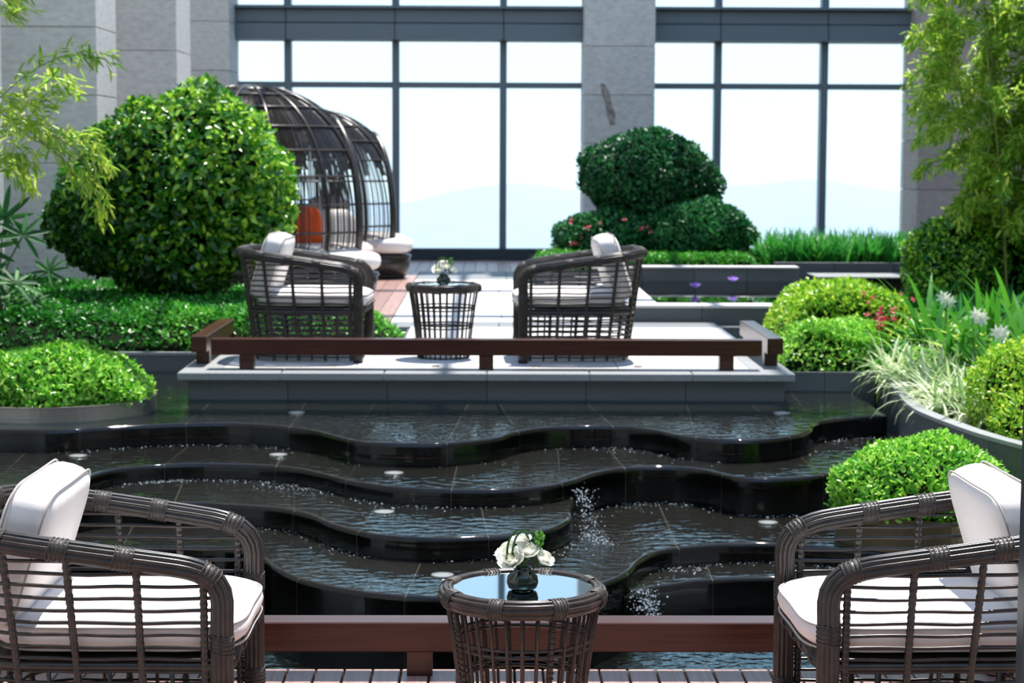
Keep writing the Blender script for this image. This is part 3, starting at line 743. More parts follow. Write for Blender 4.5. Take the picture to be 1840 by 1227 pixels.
def make_chair():
    t = thing('wicker_armchair', 'x', 'chair')
    ts = np.linspace(0, 1, 61); top = U(ts, .73); keep = top[:, 0] < .27; pt = top[keep]
    arms = np.column_stack([pt, rimz(pt[:, 0])])
    def post(s):
        q = [(.365, s * .345, z_) for z_ in (0, .1, .2, .3, .4, .48)]
        c = np.array([.285, .51]); q += [(c[0] + .085 * math.cos(a), s * .345, c[1] + .09 * math.sin(a)) for a in np.linspace(.15, 1.35, 6)]
        return q
    path = np.array(post(-1) + arms.tolist() + post(1)[::-1])
    s = np.r_[0, np.cumsum(np.linalg.norm(np.diff(path, axis=0), axis=1))]; q = np.linspace(0, s[-1], 110)
    path = np.column_stack([np.interp(q, s, path[:, i]) for i in range(3)]); path[1:-1] = (path[:-2] + 2 * path[1:-1] + path[2:]) / 4
    part('arm_frame', sweep(path, fluted(.0325, 12, 6, .27)), M['cane'], t, smooth=True)
    # bindings
    proto = None
    def ringset(rr=.0335, n=9, w=.05):
        vs = []
        for i in range(n):
            x = -w / 2 + w * i / (n - 1); a = np.arange(16) * 2 * math.pi / 16; tilt = .22 * (1 if i % 2 else -1)
            P = np.column_stack([x + tilt * rr * np.sin(2 * a) * .5, rr * np.cos(a), rr * np.sin(a)]); vs.append(tube(P, .0022, 4, closed=True))
        core = tube([(-w / 2, 0, 0), (w / 2, 0, 0)], rr - .001, 14); return join(core, *vs)
    T = unit(np.gradient(path, axis=0)); bm = mesh('binding', *ringset(), M['tie'], True)
    L_ = s[-1]; fr = [.035, .125, .185, .26, .318, .376, .437, .5]; fr = fr + [1 - a for a in fr[:-1]]
    for a in fr:
        i = int(a * 109); M4 = Vector(T[i]).to_track_quat('X', 'Z').to_matrix().to_4x4(); M4.translation = Vector(path[i])
        o = bpy.data.objects.new('binding', bm); link(o, t); o.matrix_basis = M4
    # horizontal canes
    zs = [.035 + .0347 * i for i in range(20)]
    for k, z_ in enumerate(zs):
        tt = np.linspace(.003, .997, 57); P = U(tt, z_)
        ok = (rimz(P[:, 0]) > z_ + .012) & ~((P[:, 0] > .335) & (z_ > .55))
        P = P[ok]
        if len(P) < 5: continue
        wob = .0015 * np.sin(np.arange(len(P)) * .8 + k)
        v = np.column_stack([P, z_ + wob + .012 * (z_ / .7) * np.clip((-P[:, 0]) / .4, 0, 1)])
        part('cane', tube(v, .0056, 6), M['cane'], t, smooth=True)
    # upright stakes
    tt = np.linspace(0, 1, 400); P = U(tt, .5); half = tt < .5
    tx = [tt[half][np.argmin(abs(P[half][:, 0] - x))] for x in (.315, .13, -.055, -.225)] + [.37, .435, .5]
    tx = sorted(set(tx + [1 - a for a in tx]))
    for a in tx:
        x = U(np.array([a]), .7)[0, 0]; zt_ = float(rimz(x)); zz = np.linspace(.012, zt_, 12)
        v = np.array([[*U(np.array([a]), z_)[0], z_] for z_ in zz]); c = np.array([-.05, 0]); d = v[:, :2] - c; v[:, :2] += unit(d) * .003
        zf = np.linspace(0, 1, 66); zi = np.linspace(0, 1, len(v)); v = np.column_stack([np.interp(zf, zi, v[:, i]) for i in range(3)])
        part('stake', sweep(v, circ(.0072, 8, .0112), scale=1 + .09 * np.cos(np.arange(66) * math.pi)), M['cane'], t, smooth=False)
    for x in (.22, .037, -.14):
        for sgn in (0, 1):
            a = tt[half][np.argmin(abs(P[half][:, 0] - x))]; a = 1 - a if sgn else a
            v = np.array([[*U(np.array([a]), z_)[0], z_] for z_ in np.linspace(.012, .315, 6)])
            part('short_stake', tube(v, .0066, 7), M['cane'], t, smooth=True)
    # seat frame
    part('front_rail', sweep([(.372, -.335, .325), (.372, 0, .325), (.372, .335, .325)], fluted(.022, 8, 6, .33)), M['cane'], t, smooth=True)
    sm = mesh('rail_binding', *ringset(.023, 6, .035), M['tie'], True)
    for y in (-.22, -.07, .07, .22):
        o = bpy.data.objects.new('rail_binding', sm); link(o, t); o.matrix_basis = Matrix.Translation((.372, y, .325)) @ Matrix.Rotation(math.pi / 2, 4, 'Z')
    pu = U(np.linspace(0, 1, 41), .33) * [.965, .965]
    part('seat_base', prism([tuple(p) for p in pu], .305, .345), M['cane'], t)
    part('seat_frame', tube(np.column_stack([U(np.linspace(0, 1, 50), .325) * .985, np.full(50, .325)]), .014, 8), M['cane'], t, smooth=True)
    # cushions
    (v, f), ring = pillow(.72, .655, .115, 4.2, .30, sag=.12)
    v = np.array(v); v[:, 2] = np.where(v[:, 2] > 0, v[:, 2] * 1.15, v[:, 2])
    cu = part('seat_cushion', (v + [.055, 0, .402], f), M['fabric'], t, smooth=True)
    for dz in (.028, -.035):
        part('piping', tube(np.array(ring) * .985 + [.055, 0, .402 + dz], .0035, 5, closed=True), M['piping'], cu, smooth=True)
    (v, f), ring = pillow(.43, .60, .15, 5.5, .20)
    Mx = Matrix.Translation((-.235, 0, .605)) @ Matrix.Rotation(R(90 + 17), 4, 'Y')
    bc = part('back_cushion', xf((v, f), Mx), M['fabric'], t, smooth=True)
    for dz in (-.052, .052): part('piping', tube(xf((np.array(ring) * .985 + [0, 0, dz], []), Mx)[0], .0035, 5, closed=True), M['piping'], bc, smooth=True)
    return t
chair = make_chair()
def place(o, x, y, z, rz, label, group):
    o.location = (x, y, z); o.rotation_euler = (0, 0, rz); o['label'] = label; o['group'] = group; return o
g = 'dark wicker armchairs'
place(chair, -1.10, 5.70, 0, R(-.5), 'dark wicker armchair with white cushions on the near deck, cut by the left edge', g)
place(copy_tree(chair), 1.315, 5.70, 0, R(180 + 1.5), 'dark wicker armchair with white cushions on the near deck at right, by the round bush', g)
place(copy_tree(chair), -1.180, 12.86, .425, R(-2.5), 'dark wicker armchair with white cushions on the far terrace, left of its side table', g)
place(copy_tree(chair), .585, 12.86, .425, R(180 + 2.0), 'dark wicker armchair with white cushions on the far terrace, right of its side table', g)

# ------------------------------------------------------------------ wicker side table
def make_table():
    t = thing('side_table', 'x', 'table')
    a = np.arange(72) * 2 * math.pi / 72; rc = .223
    rim = np.column_stack([rc * np.cos(a), rc * np.sin(a), np.full(72, .466)])
    part('rim', sweep(rim, fluted(.029, 10, 6, .28), closed=True), M['cane_warm'], t, smooth=True)
    part('glass_top', lathe([(.0001, .478), (.205, .478), (.207, .480), (.207, .485), (.205, .487), (.0001, .487)], 64), M['tglass'], t)
    vs = []
    for i in range(9):
        x = -.02 + .04 * i / 8; b = np.arange(14) * 2 * math.pi / 14; rr = .0305
        vs.append(tube(np.column_stack([x + .22 * (1 if i % 2 else -1) * rr * np.sin(2 * b) * .5, rr * np.cos(b), rr * np.sin(b)]), .002, 4, closed=True))
    bm = mesh('binding', *join(tube([(-.02, 0, 0), (.02, 0, 0)], .0295, 14), *vs), M['tie'], True)
    for k in range(8):
        th = R(-112 + 45 * k + 2); o = bpy.data.objects.new('binding', bm); link(o, t)
        o.matrix_basis = Matrix.Translation((rc * math.cos(th), rc * math.sin(th), .466)) @ Matrix.Rotation(th + math.pi / 2, 4, 'Z')
    N_ = 30
    sm = None
    for k in range(N_):
        thick = k % 7 == 3
        v = tube([(.228, 0, .462), (.208, 0, .34), (.190, 0, .21), (.168, 0, 0)], .0082 if thick else .0052, 8)
        if thick: v = join(v, *[tube([(.228 - .06 * (i / 26) + .0082 * math.cos(b) - .0, .0085 * math.sin(b), .45 - .45 * i / 26) for b in np.arange(8) * math.pi / 4], .0018, 4, closed=True) for i in range(27)])
        key = 'leg' if thick else 'stake'
        o = bpy.data.objects.get('_t') if False else part(key, v, M['cane_warm'], t, smooth=True) if not thick and sm is None else None
        if o is None and not thick: o = bpy.data.objects.new('stake', sm); link(o, t)
        if o is None: o = part('leg', v, M['cane_warm'], t, smooth=True)
        if not thick and sm is None: sm = o.data
        o.rotation_euler = (0, 0, 2 * math.pi * (k + .37) / N_)
    for z_, r_ in ((.342, .205), (.322, .202), (.222, .187), (.203, .184), (.008, .165)):
        part('hoop', tube(np.column_stack([r_ * np.cos(a[::2]), r_ * np.sin(a[::2]), np.full(36, z_)]), .0055, 7, closed=True), M['cane'], t, smooth=True)
    return t
tb = make_table(); g = 'round wicker side tables'
place(tb, .108, 5.66, 0, 0, 'round dark wicker side table with glass top on the near deck', g)
place(copy_tree(tb), -.288, 12.85, .425, R(8), 'round dark wicker side table with glass top on the far terrace', g)

# ------------------------------------------------------------------ vase and flowers
def make_vase():
    t = thing('vase', 'x', 'vase')
    part('bowl', lathe([(.0001, 0), (.030, 0), (.042, .006), (.047, .022), (.044, .040), (.030, .054), (.024, .060), (.027, .068), (.025, .068), (.022, .060), (.028, .052), (.041, .039), (.044, .022), (.039, .009), (.0001, .006)], 32), M['vase'], t, smooth=True)
    part('water', lathe([(.0001, .0085), (.036, .010), (.041, .022), (.039, .038), (.0001, .038)], 24), M['vase'], t, smooth=True)
    for k in range(5):
        a = k * 1.3; part('stem', tube([(.02 * math.cos(a), .02 * math.sin(a), .012), (-.006 * math.cos(a), -.006 * math.sin(a), .06), (-.012 * math.cos(a), -.012 * math.sin(a), .085)], .0022, 5), M['stem'], t)
    return t
def petal(w, h, cup, back):
    v = []; n_ = 5
    for i in range(n_ + 1):
        for j in range(n_ + 1):
            u = j / n_ * 2 - 1; s = i / n_; ww = w * (math.sin(min(s * 1.5, 1.57)) ** .8) * (1 - .35 * max(s - .7, 0) / .3 * abs(u))
            x = u * ww / 2; rr = cup * math.sin(s * 1.9) + back * s * s * s; y = -rr + .28 * x * x / (w) * 2.2
            v.append((x, y, h * (s - .12 * u * u * s) - max(s - .8, 0) * back * .8))
    f = [(i * 6 + j, i * 6 + j + 1, (i + 1) * 6 + j + 1, (i + 1) * 6 + j) for i in range(n_) for j in range(n_)]
    return v, f
def make_rose():
    t = thing('rose', 'x', 'flower')
    spec = [(3, .018, .036, .004, -.002, 0.0), (4, .024, .038, .009, -.001, .5), (5, .030, .039, .014, .001, .2), (6, .035, .039, .019, .005, .7), (7, .038, .036, .024, .013, .1)]
    for n_, w, h, c, b, ph in spec:
        v, f = petal(w, h, c, b); me = mesh('petal', v, f, M['petal'], True, tint=np.full(len(v), .1 + 40 * max(b, 0)))
        for k in range(n_):
            o = bpy.data.objects.new('petal', me); link(o, t)
            o.matrix_basis = Matrix.Rotation(2 * math.pi * k / n_ + ph, 4, 'Z') @ Matrix.Rotation(R(random.uniform(-5, 5)), 4, 'X') @ Matrix.Scale(random.uniform(.94, 1.06), 4)
    part('calyx', lathe([(.0001, -.012), (.004, -.010), (.007, -.002), (.010, .006), (.006, .008)], 8), M['stem'], t, smooth=True)
    return t
def arrange(bx, by, bz, where, first=None):
    global vase0, rose0
    if first is None:
        vase0 = make_vase(); rose0 = make_rose(); v, rs = vase0, [rose0] + [copy_tree(rose0) for _ in range(4)]
    else: v = copy_tree(vase0); rs = [copy_tree(rose0) for _ in range(5)]
    v.location = (bx, by, bz); v['label'] = 'small round smoky glass vase holding white roses on the %s side table' % where; v['group'] = 'smoky glass vases'
    spots = [((-.026, -.030, .078), (-.35, -.80), 1.18, 'facing forward, lowest at front left'), ((.012, -.018, .098), (.1, -.42), 1.0, 'upright at front centre'),
             ((.050, -.010, .080), (.80, -.45), .92, 'leaning right'), ((-.036, .018, .094), (-.7, -.05), 1.05, 'leaning left behind the front rose'), ((-.002, .016, .122), (-.05, .0), .95, 'tallest, standing behind the others')]
    for r, (p, (ax, ay), s, lb) in zip(rs, spots):
        r.matrix_basis = Matrix.Translation((bx + p[0], by + p[1], bz + p[2])) @ Vector((ax, ay, 1)).to_track_quat('Z', 'Y').to_matrix().to_4x4() @ Matrix.Scale(s, 4)
        r['label'] = 'white rose on the %s side table, %s' % (where, lb); r['group'] = 'white roses in the vases'
    for k, dx in enumerate((-.012, .004)):
        P = [(bx + dx + .034 * math.cos(a) * (1.0 if a < 1.7 else 1.0), by - .022 + .025 * math.cos(a), bz + .118 + .062 * math.sin(a)) for a in np.linspace(-.5, math.pi + .75, 22)]
        o = part('leaf_loop', ribbon(P, np.full(22, .009), side=[(.75 * math.cos(a), -.65, .75 * math.sin(a)) for a in np.linspace(-.5, math.pi + .75, 22)], fold=0), M['blade'], None, (bx, by, bz), smooth=True); o.location = (bx, by, bz)
        tag(o, 'dark green blade leaf bent into a loop over the %s roses, %s one' % (where, ('left', 'right')[k]), 'leaf', 'looped leaves in the bouquets')
    t = thing('berry_sprig', 'sprig of small green buds at the right of the %s roses' % where, 'flower', (bx + .03, by, bz + .08), group='green bud sprigs')
    for k in range(44):
        a = random.uniform(0, 6.28); h = random.uniform(.03, .088); rr = .020 * math.sin(min((h - .02) / .07 * 3, 3.0)) * random.random() ** .5 + .003; h += random.uniform(-.006, .006); c = (.018 * (h / .08) + rr * math.cos(a), rr * math.sin(a), h)
        if k < 6: part('twig', tube([(0, 0, -.03), c], .001, 4), M['stem'], t)
        part('bud', lathe([(.0001, -.0055), (.0038, -.002), (.0042, .002), (.0001, .0065)], 7, c), M['berry'], t, smooth=True)
arrange(.106, 5.62, .488, 'front'); arrange(-.288, 12.83, .913, 'far', 1)

# ------------------------------------------------------------------ wicker pods
def make_pod(Rr=1.17, H=1.99):
    t = thing('wicker_pod', 'x', 'daybed'); z0 = .62
    def rad(z_):
        if z_ > z0: return Rr * max(1 - ((z_ - z0) / (H - z0)) ** 2.25, 0) ** (1 / 2.1)
        return Rr * (1 - .20 * ((z0 - z_) / z0) ** 1.6)
    oa = R(28); od = np.array([math.cos(oa), math.sin(oa)]); cut = .62 * Rr
    def clip(P):  # keep the longest run behind the opening plane
        P = np.array(P); ok = (P[:, :2] @ od < cut) | (P[:, 2] < .36)
        return P, ok
    def runs(P):
        P, ok = clip(P); out = []; cur = []
        for p, k in zip(P, ok):
            if k: cur.append(p)
            else:
                if len(cur) > 2: out.append(np.array(cur))
                cur = []
        if len(cur) > 2: out.append(np.array(cur))
        return out
    zz = np.concatenate([np.linspace(.02, z0, 7), z0 + (H - z0) * np.sin(np.linspace(0, math.pi / 2, 22))[1:]])
    prof = [(rad(z_), z_) for z_ in zz]
    def merid(a): return [(r * math.cos(a), r * math.sin(a), z_) for r, z_ in prof]
    for k in range(14):
        for P in runs(merid(2 * math.pi * k / 14 + .1)): part('rib', tube(P, .017, 6), M['cane'], t, smooth=True)
    st = []
    for k in range(250):
        a = 2 * math.pi * (k + .3 * math.sin(k * 2.3)) / 250
        if (k // 4) % 5 == 3: continue
        for P in runs(merid(a)): st.append(tube(P * [.99, .99, .995], .0068, 4))
    for k in range(420):
        a = 2 * math.pi * (k + .4 * math.sin(k * 1.7)) / 420; zc = 1.28 + .12 * math.sin(k * .35)
        for P in runs([q for q in merid(a) if q[2] > zc]): st.append(tube(P * [.985, .985, .99], .0062, 4))
    part('strands', join(*st), M['cane'], t, kind='stuff')
    for z_ in (.05, .20, .36, .39, .62, .88, 1.14, 1.38, 1.60, 1.78, 1.90):
        r = rad(z_); a = np.linspace(oa, oa + 2 * math.pi, 73); ring = [(r * math.cos(b), r * math.sin(b), z_) for b in a]
        for P in runs(ring): part('hoop', tube(P, .012, 5), M['cane'], t, smooth=True)
    part('crown', lathe([(.0001, H + .012), (.10, H + .006), (.30, rad(1.0) * 0 + H - .035), (.30, H - .05), (.0001, H - .02)], 28), M['cane'], t, smooth=True)
    # arch along the opening
    rim = []
    for z_ in np.concatenate([zz[zz > .30]]):
        r = rad(z_)
        if r > cut: rim.append((math.sqrt(r * r - cut * cut), z_))
    pr = np.array([-od[1], od[0]]); L_ = [(*(od * cut + pr * s), z_) for s, z_ in rim]; Rv = [(*(od * cut - pr * s), z_) for s, z_ in rim][::-1]
    part('arch', tube(spline(L_ + Rv, 2), .038, 8), M['cane'], t, smooth=True)
    part('base', lathe([(.6, 0), (Rr * .80, 0), (Rr * .84, .10), (Rr * .93, .30), (.6, .33)], 40), M['cane'], t, smooth=True)
    part('seat_cushion', xf(pillow(2.14, 2.14, .20, 2.0, .25)[0], Matrix.Translation((.10, .02, .42))), M['fabric_grey'], t, smooth=True)
    return t
pod = make_pod(); g = 'domed wicker daybeds'
place(pod, -2.27, 18.75, .425, 0, 'nearer domed wicker daybed, behind the round shrub and left far chair', g)
p2 = copy_tree(pod); place(p2, -2.02, 21.75, .425, R(-4), 'farther domed wicker daybed, nearest the left window', g); p2.scale = (.96, .96, .93)
def loose(label, loc, size, rot, m, cat='cushion', grp='loose cushions in the wicker pods'):
    (v, f), ring = pillow(*size, 3.4, .45)
    o = part('cushion', (v, f), m, None, smooth=True); o.matrix_basis = Matrix.Translation(loc) @ Matrix.Rotation(R(rot[2]), 4, 'Z') @ Matrix.Rotation(R(rot[1]), 4, 'Y'); tag(o, label, cat, grp)
    part('piping', tube(ring, .004, 4, closed=True), M['piping'], o)
loose('orange cushion standing inside the nearer wicker pod', (-1.71, 18.3, 1.06), (.44, .32, .12), (0, 84, -70), M['orange'])
loose('white cushion standing inside the nearer wicker pod, right of the orange one', (-1.45, 18.5, 1.04), (.42, .46, .14), (0, 80, -60), M['fabric'])
loose('pale cushion standing inside the nearer wicker pod, left of the orange one', (-2.15, 18.2, 1.04), (.42, .46, .14), (0, 82, -80), M['fabric'])
loose('pale cushion leaning inside the farther wicker pod', (-1.75, 21.6, 1.10), (.42, .50, .14), (0, 80, -60), M['fabric'])
def ottoman(label, x, y, s):
    t = thing('footstool', label, 'footstool', (x, y, .425), group='cushioned wicker footstools')
    part('basket', lathe([(.20 * s, 0), (.28 * s, .0), (.34 * s, .12), (.36 * s, .26), (.2, .27)], 24), M['cane'], t, smooth=True)
    a = np.arange(40) * 2 * math.pi / 40
    for z_ in (.03, .10, .17, .24): part('hoop', tube(np.column_stack([(.285 + z_ * .32) * s * np.cos(a), (.285 + z_ * .32) * s * np.sin(a), np.full(40, z_)]), .009, 5, closed=True), M['cane'], t, smooth=True)
    part('seat_cushion', xf(pillow(.76 * s, .76 * s, .17, 2.4, .3)[0], Matrix.Translation((0, 0, .36))), M['fabric'], t, smooth=True)
ottoman('white cushioned wicker footstool before the nearer pod', -1.33, 18.05, .9)
ottoman('white cushioned wicker footstool before the farther pod', -1.16, 21.35, .9)

# ------------------------------------------------------------------ planting, left
def bush(name, label, base, ells, nper, L, Wd, m, zmin=None, trunk=None, cat='shrub', grp=None, jit=.12, lump=.06, core=.86, tintf=None, fine=True, up=.5):
    t = thing(name, label, cat, base, group=grp); P = []; Nn = []
    for i, (c, r, w) in enumerate(ells):
        p, nn = ell_points(c, r, int(nper * w), zmin, lump, jit, seed=i + 3)
        for j, (c2, r2, _) in enumerate(ells):
            if j != i:
                q = (((p - c2) / (np.array(r2) * .88)) ** 2).sum(1) > 1; p, nn = p[q], nn[q]
        P.append(p); Nn.append(nn)
    P = np.concatenate(P); Nn = np.concatenate(Nn)
    tint = rng.random(len(P)) ** 1.6
    if tintf is not None: tint = np.clip(tint + tintf(P), 0, 1)
    foliage(P, Nn, L, Wd, m, t, base, tint=tint, fine=fine, up=up)
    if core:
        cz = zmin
        part('shade_core', join(*[ell_core(c, r, core, cz) for c, r, w in ells]), M['core'], t, base, smooth=True, kind='stuff')  # dark inner shells added so gaps between leaves look shaded
    if trunk:
        for q in trunk: part('trunk', tube(spline(q[0], 4), q[1], 7, scale=np.linspace(1, .5, (len(q[0]) - 1) * 4 + 1)), M['bark'], t, base, smooth=True)
    return t

t = thing('clipped_hedge', 'wide low clipped hedge behind the left rail and far chair', 'hedge', (-2.5, 15, .42))
PL = [(-3.66, 13.60), (-1.95, 13.60), (-1.75, 13.72), (-.95, 13.72), (-.68, 13.82), (-.60, 14.15), (-.72, 14.5), (-1.1, 14.9), (-1.5, 15.5), (-1.9, 16.4), (-2.7, 17.30), (-4.5, 17.35), (-4.5, 15.05), (-3.66, 15.05)]
def tb1(p):  # sunlit patches near the rail and right end put into leaf tint
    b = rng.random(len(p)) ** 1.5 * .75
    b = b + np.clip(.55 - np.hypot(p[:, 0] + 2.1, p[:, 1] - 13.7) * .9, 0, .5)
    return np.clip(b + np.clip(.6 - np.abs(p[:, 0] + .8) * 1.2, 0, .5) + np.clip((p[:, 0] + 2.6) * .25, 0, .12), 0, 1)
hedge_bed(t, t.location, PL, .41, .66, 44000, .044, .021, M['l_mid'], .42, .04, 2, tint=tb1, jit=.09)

# ring planters with round bushes
def ring_planter(label, x, y, r, z0, z1, m, grp='metal ring planters'):
    t = thing('ring_planter', label, 'planter', (x, y, z0), group=grp)
    part('ring', lathe([(r - .02, 0), (r, 0), (r, z1 - z0 - .012), (r + .004, z1 - z0 - .01), (r + .004, z1 - z0), (r - .02, z1 - z0), (r - .02, 0)], 72), m, t, smooth=False)
    part('soil', lathe([(.0001, z1 - z0 - .03), (r - .02, z1 - z0 - .035)], 32), M['soil'], t)
    gm = None; stn = []
    for k in range(300):
        a = random.uniform(0, 6.283); rr = r * random.uniform(.80, .965); s = random.uniform(.006, .012); c = (rr * math.cos(a), rr * math.sin(a), z1 - z0 - .028)
        if gm is None: gm = mesh('pebble', *lathe([(.0001, -.6), (.8, -.3), (1, .1), (.5, .6), (.0001, .75)], 6), M['gravel'], True)
        o = bpy.data.objects.new('pebble', gm); link(o, t); o.matrix_basis = Matrix.Translation(c) @ Matrix.Rotation(a * 7, 4, 'Z') @ Matrix.Diagonal((s * 1.3, s, s, 1))
    return t
ring_planter('wide steel ring planter standing in the top pool at left', -2.57, 11.5, .60, .24, .335, M['steel'])
bush('round_bush', 'low rounded bright green bush in the steel ring planter at left', (-2.57, 11.5, .32), [((-2.57, 11.5, .36), (.56, .54, .27), 1)], 15000, .044, .021, M['l_bright'], .315, lump=.05, jit=.10, core=.88,
     tintf=lambda p: (p[:, 0] + 2.6) * .35 - .05)  # tint rises to the right, the lit side painted into the leaves
ring_planter('bronze ring planter standing in the lower pool at right', 2.10, 9.22, .42, -.07, .09, M['bronze'])
bush('round_bush', 'low rounded bright green bush in the bronze ring behind the right front chair', (2.10, 9.22, .08), [((2.10, 9.22, .12), (.44, .42, .30), 1)], 13000, .036, .018, M['l_bright'], .075, lump=.05, jit=.10, core=.88, tintf=lambda p: np.full(len(p), .12))

# big round shrub
C = (-2.42, 15.3)
ells = [((C[0] + .08, C[1], 1.62), (.80, .75, .66), 1.0), ((C[0] - .42, C[1], 1.36), (.52, .55, .48), .55), ((C[0] + .46, C[1] - .05, 1.38), (.46, .5, .50), .5),
        ((C[0] - .05, C[1] - .1, 1.10), (.62, .55, .42), .6), ((C[0] - .78, C[1], 1.22), (.26, .3, .26), .2), ((C[0] - .55, C[1] + .1, 1.06), (.34, .3, .26), .25), ((C[0] + .12, C[1], .82), (.30, .3, .30), .25)]
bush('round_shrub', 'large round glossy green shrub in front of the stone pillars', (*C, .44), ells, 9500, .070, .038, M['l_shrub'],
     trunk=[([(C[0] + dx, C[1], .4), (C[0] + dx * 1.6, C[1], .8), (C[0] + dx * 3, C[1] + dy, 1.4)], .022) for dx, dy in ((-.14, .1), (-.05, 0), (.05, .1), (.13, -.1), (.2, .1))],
     jit=.22, lump=.07, core=.76, tintf=lambda p: (p[:, 0] - C[0]) * .30 + (p[:, 2] - 1.5) * .18, up=.2)  # upper right leaves tinted brighter: sunlight put into the leaf colour

# bamboo
def bamboo(label, base, culms, branches, nleaf, L, Wd, m, seed, single=0, up=-.25):
    r_ = np.random.default_rng(seed); t = thing('bamboo', label, 'bamboo', base); off = base
    for q, rad in culms: part('culm', tube(spline(q, 5), rad, 6, scale=np.linspace(1, .35, (len(q) - 1) * 5 + 1)), M['culm'], t, off, smooth=True)
    P = []; A = []
    for q in branches:
        sp = spline(q, 8); part('branch', tube(sp, .005, 4, scale=np.linspace(1, .25, len(sp))), M['culm'], t, off, smooth=True)
        w = max(3, int(nleaf * len(sp) / (sum(len(b) for b in branches) * 8)))
        T = unit(np.gradient(sp, axis=0))
        for k in range(w):
            i = int(min(len(sp) - 1, r_.beta(1.6, 1.1) * len(sp))); P.append(sp[i] + r_.normal(size=3) * .035 * (L / .1)); A.append(unit(T[i] * .7 + r_.normal(size=3) * .55 + np.array([0, 0, up])))
    P = np.array(P); A = np.array(A); n_ = len(P)
    up_ = unit(np.column_stack([r_.normal(size=n_) * .5, r_.normal(size=n_) * .5 - .3, np.ones(n_)]))
    if single:
        v = leafvf(np.zeros((1, 3)), np.array([[1., 0, 0]]), np.array([[0, 0, 1.]]), L, Wd, .3, .12)[0]
        ms = [mesh('leaf', v[0], v[1], m, False, tint=np.full(6, q)) for q in (.05, .25, .45, .65, .85)]
        for k in range(min(single, n_)):
            o = bpy.data.objects.new('leaf', ms[k % 5]); link(o, t)
            ax = Vector(A[k]); M4 = ax.to_track_quat('X', 'Z').to_matrix().to_4x4(); M4 = Matrix.Translation(Vector(P[k]) - Vector(off)) @ M4 @ Matrix.Rotation(r_.uniform(-.9, .9), 4, 'X') @ Matrix.Scale(r_.uniform(.7, 1.25), 4); o.matrix_basis = M4
        P, A, up_ = P[single:], A[single:], up_[single:]
    if len(P):
        vf, tt = leafvf(P, A, up_, L * r_.uniform(.7, 1.2, len(P)), Wd * r_.uniform(.8, 1.2, len(P)), .3, .12)
        part('leaves', vf, m, t, off, tint=tt, kind='stuff')
    return t
def P3(px, py, Y):  # a point of the left bamboo at depth Y
    return (((px - 876) / 3500 * Y), Y, 1.75 + (282 - py) / 3500 * Y)
Yb = 12.2
br = []
for q in ([(-60, 250), (20, 170), (90, 120), (150, 105), (196, 112)], [(-50, 240), (40, 190), (100, 150), (140, 160)], [(-60, 270), (30, 225), (80, 240), (110, 250)],
          [(-60, 290), (40, 240), (110, 250), (165, 255), (190, 300)], [(100, 245), (150, 280), (175, 330), (185, 385)], [(60, 240), (120, 290), (150, 340)],
          [(-60, 300), (0, 290), (40, 310), (55, 330)], [(-60, 60), (0, 20), (40, 30)], [(-50, 20), (10, -20), (45, 5)], [(-60, 200), (10, 180), (60, 190), (100, 185)],
          [(-50, 330), (-5, 300), (30, 280), (60, 300)], [(-40, 150), (20, 215), (70, 215)]):
    dy = random.uniform(-.25, .25); br.append([P3(a, b, Yb + dy) for a, b in q])
bamboo('bright bamboo branches reaching in from the left edge', (-3.6, 12.2, .24), [([(-3.6, 12.2, .24), (-3.5, 12.2, 1.2), (-3.35, 12.2, 2.0), (-3.25, 12.2, 3.3)], .014), ([(-3.7, 12.3, .24), (-3.45, 12.3, 1.7), (-3.2, 12.3, 2.9)], .012)],
       br, 1500, .098, .018, M['l_bamboo'], 5, single=290)
pt = thing('stone_planter', 'dark stone planter for the left bamboo', 'planter', (-3.65, 12.25, .235)); part('planter_box', box(-3.95, -3.40, 12.0, 12.5, .235, .50, .01), M['granite'], pt, pt.location); part('soil', box(-3.93, -3.42, 12.02, 12.48, .49, .505), M['soil'], pt, pt.location)
# right bamboo: a dense stand
rb = np.random.default_rng(11); br = []; cul = []
for k in range(12):
    bx = 4.40 + rb.uniform(-.40, .8); by = 15.9 + rb.uniform(-.4, .6); tx = bx + rb.uniform(-.6, .3)
    q = [(bx, by, .32), (bx + (tx - bx) * .2, by, 1.4), (bx + (tx - bx) * .6, by, 2.5), (tx, by, 3.5)]; cul.append((q, .012)); sp = spline(q, 10)
    for j in range(26):
        i = rb.integers(8, len(sp)); a = rb.uniform(0, 6.28); l = rb.uniform(.3, .75); p = sp[i]; d = np.array([math.cos(a), math.sin(a), 0])
        wid = l * (1.05 - .35 * abs(p[2] - 2.1))
        if p[0] + d[0] * wid < 3.52: wid = max(.12, (p[0] - 3.52) / max(-d[0], .01))
        br.append([tuple(p), tuple(p + d * wid * .4 + [0, 0, .10]), tuple(p + d * wid * .8 + [0, 0, .10]), tuple(p + d * wid + [0, 0, -.02])])
for q in ([(1690, 60), (1700, 45), (1690, 30), (1672, 38)], [(1720, 120), (1690, 60), (1655, 55), (1632, 75)], [(1740, 170), (1700, 90), (1730, 50)], [(1700, 150), (1660, 160), (1640, 190)], [(1740, 220), (1680, 230), (1650, 250)], [(1720, 280), (1670, 290), (1648, 310)], [(1760, 60), (1790, 20), (1830, 0)], [(1720, 160), (1690, 110), (1665, 100)]):
    br.append([P3(a, b, 15.4) for a, b in q])
bamboo('tall dense yellow-green bamboo at the right edge', (4.2, 15.9, .32), cul, br, 50000, .088, .022, M['l_bamboo'], 9, up=-.1)

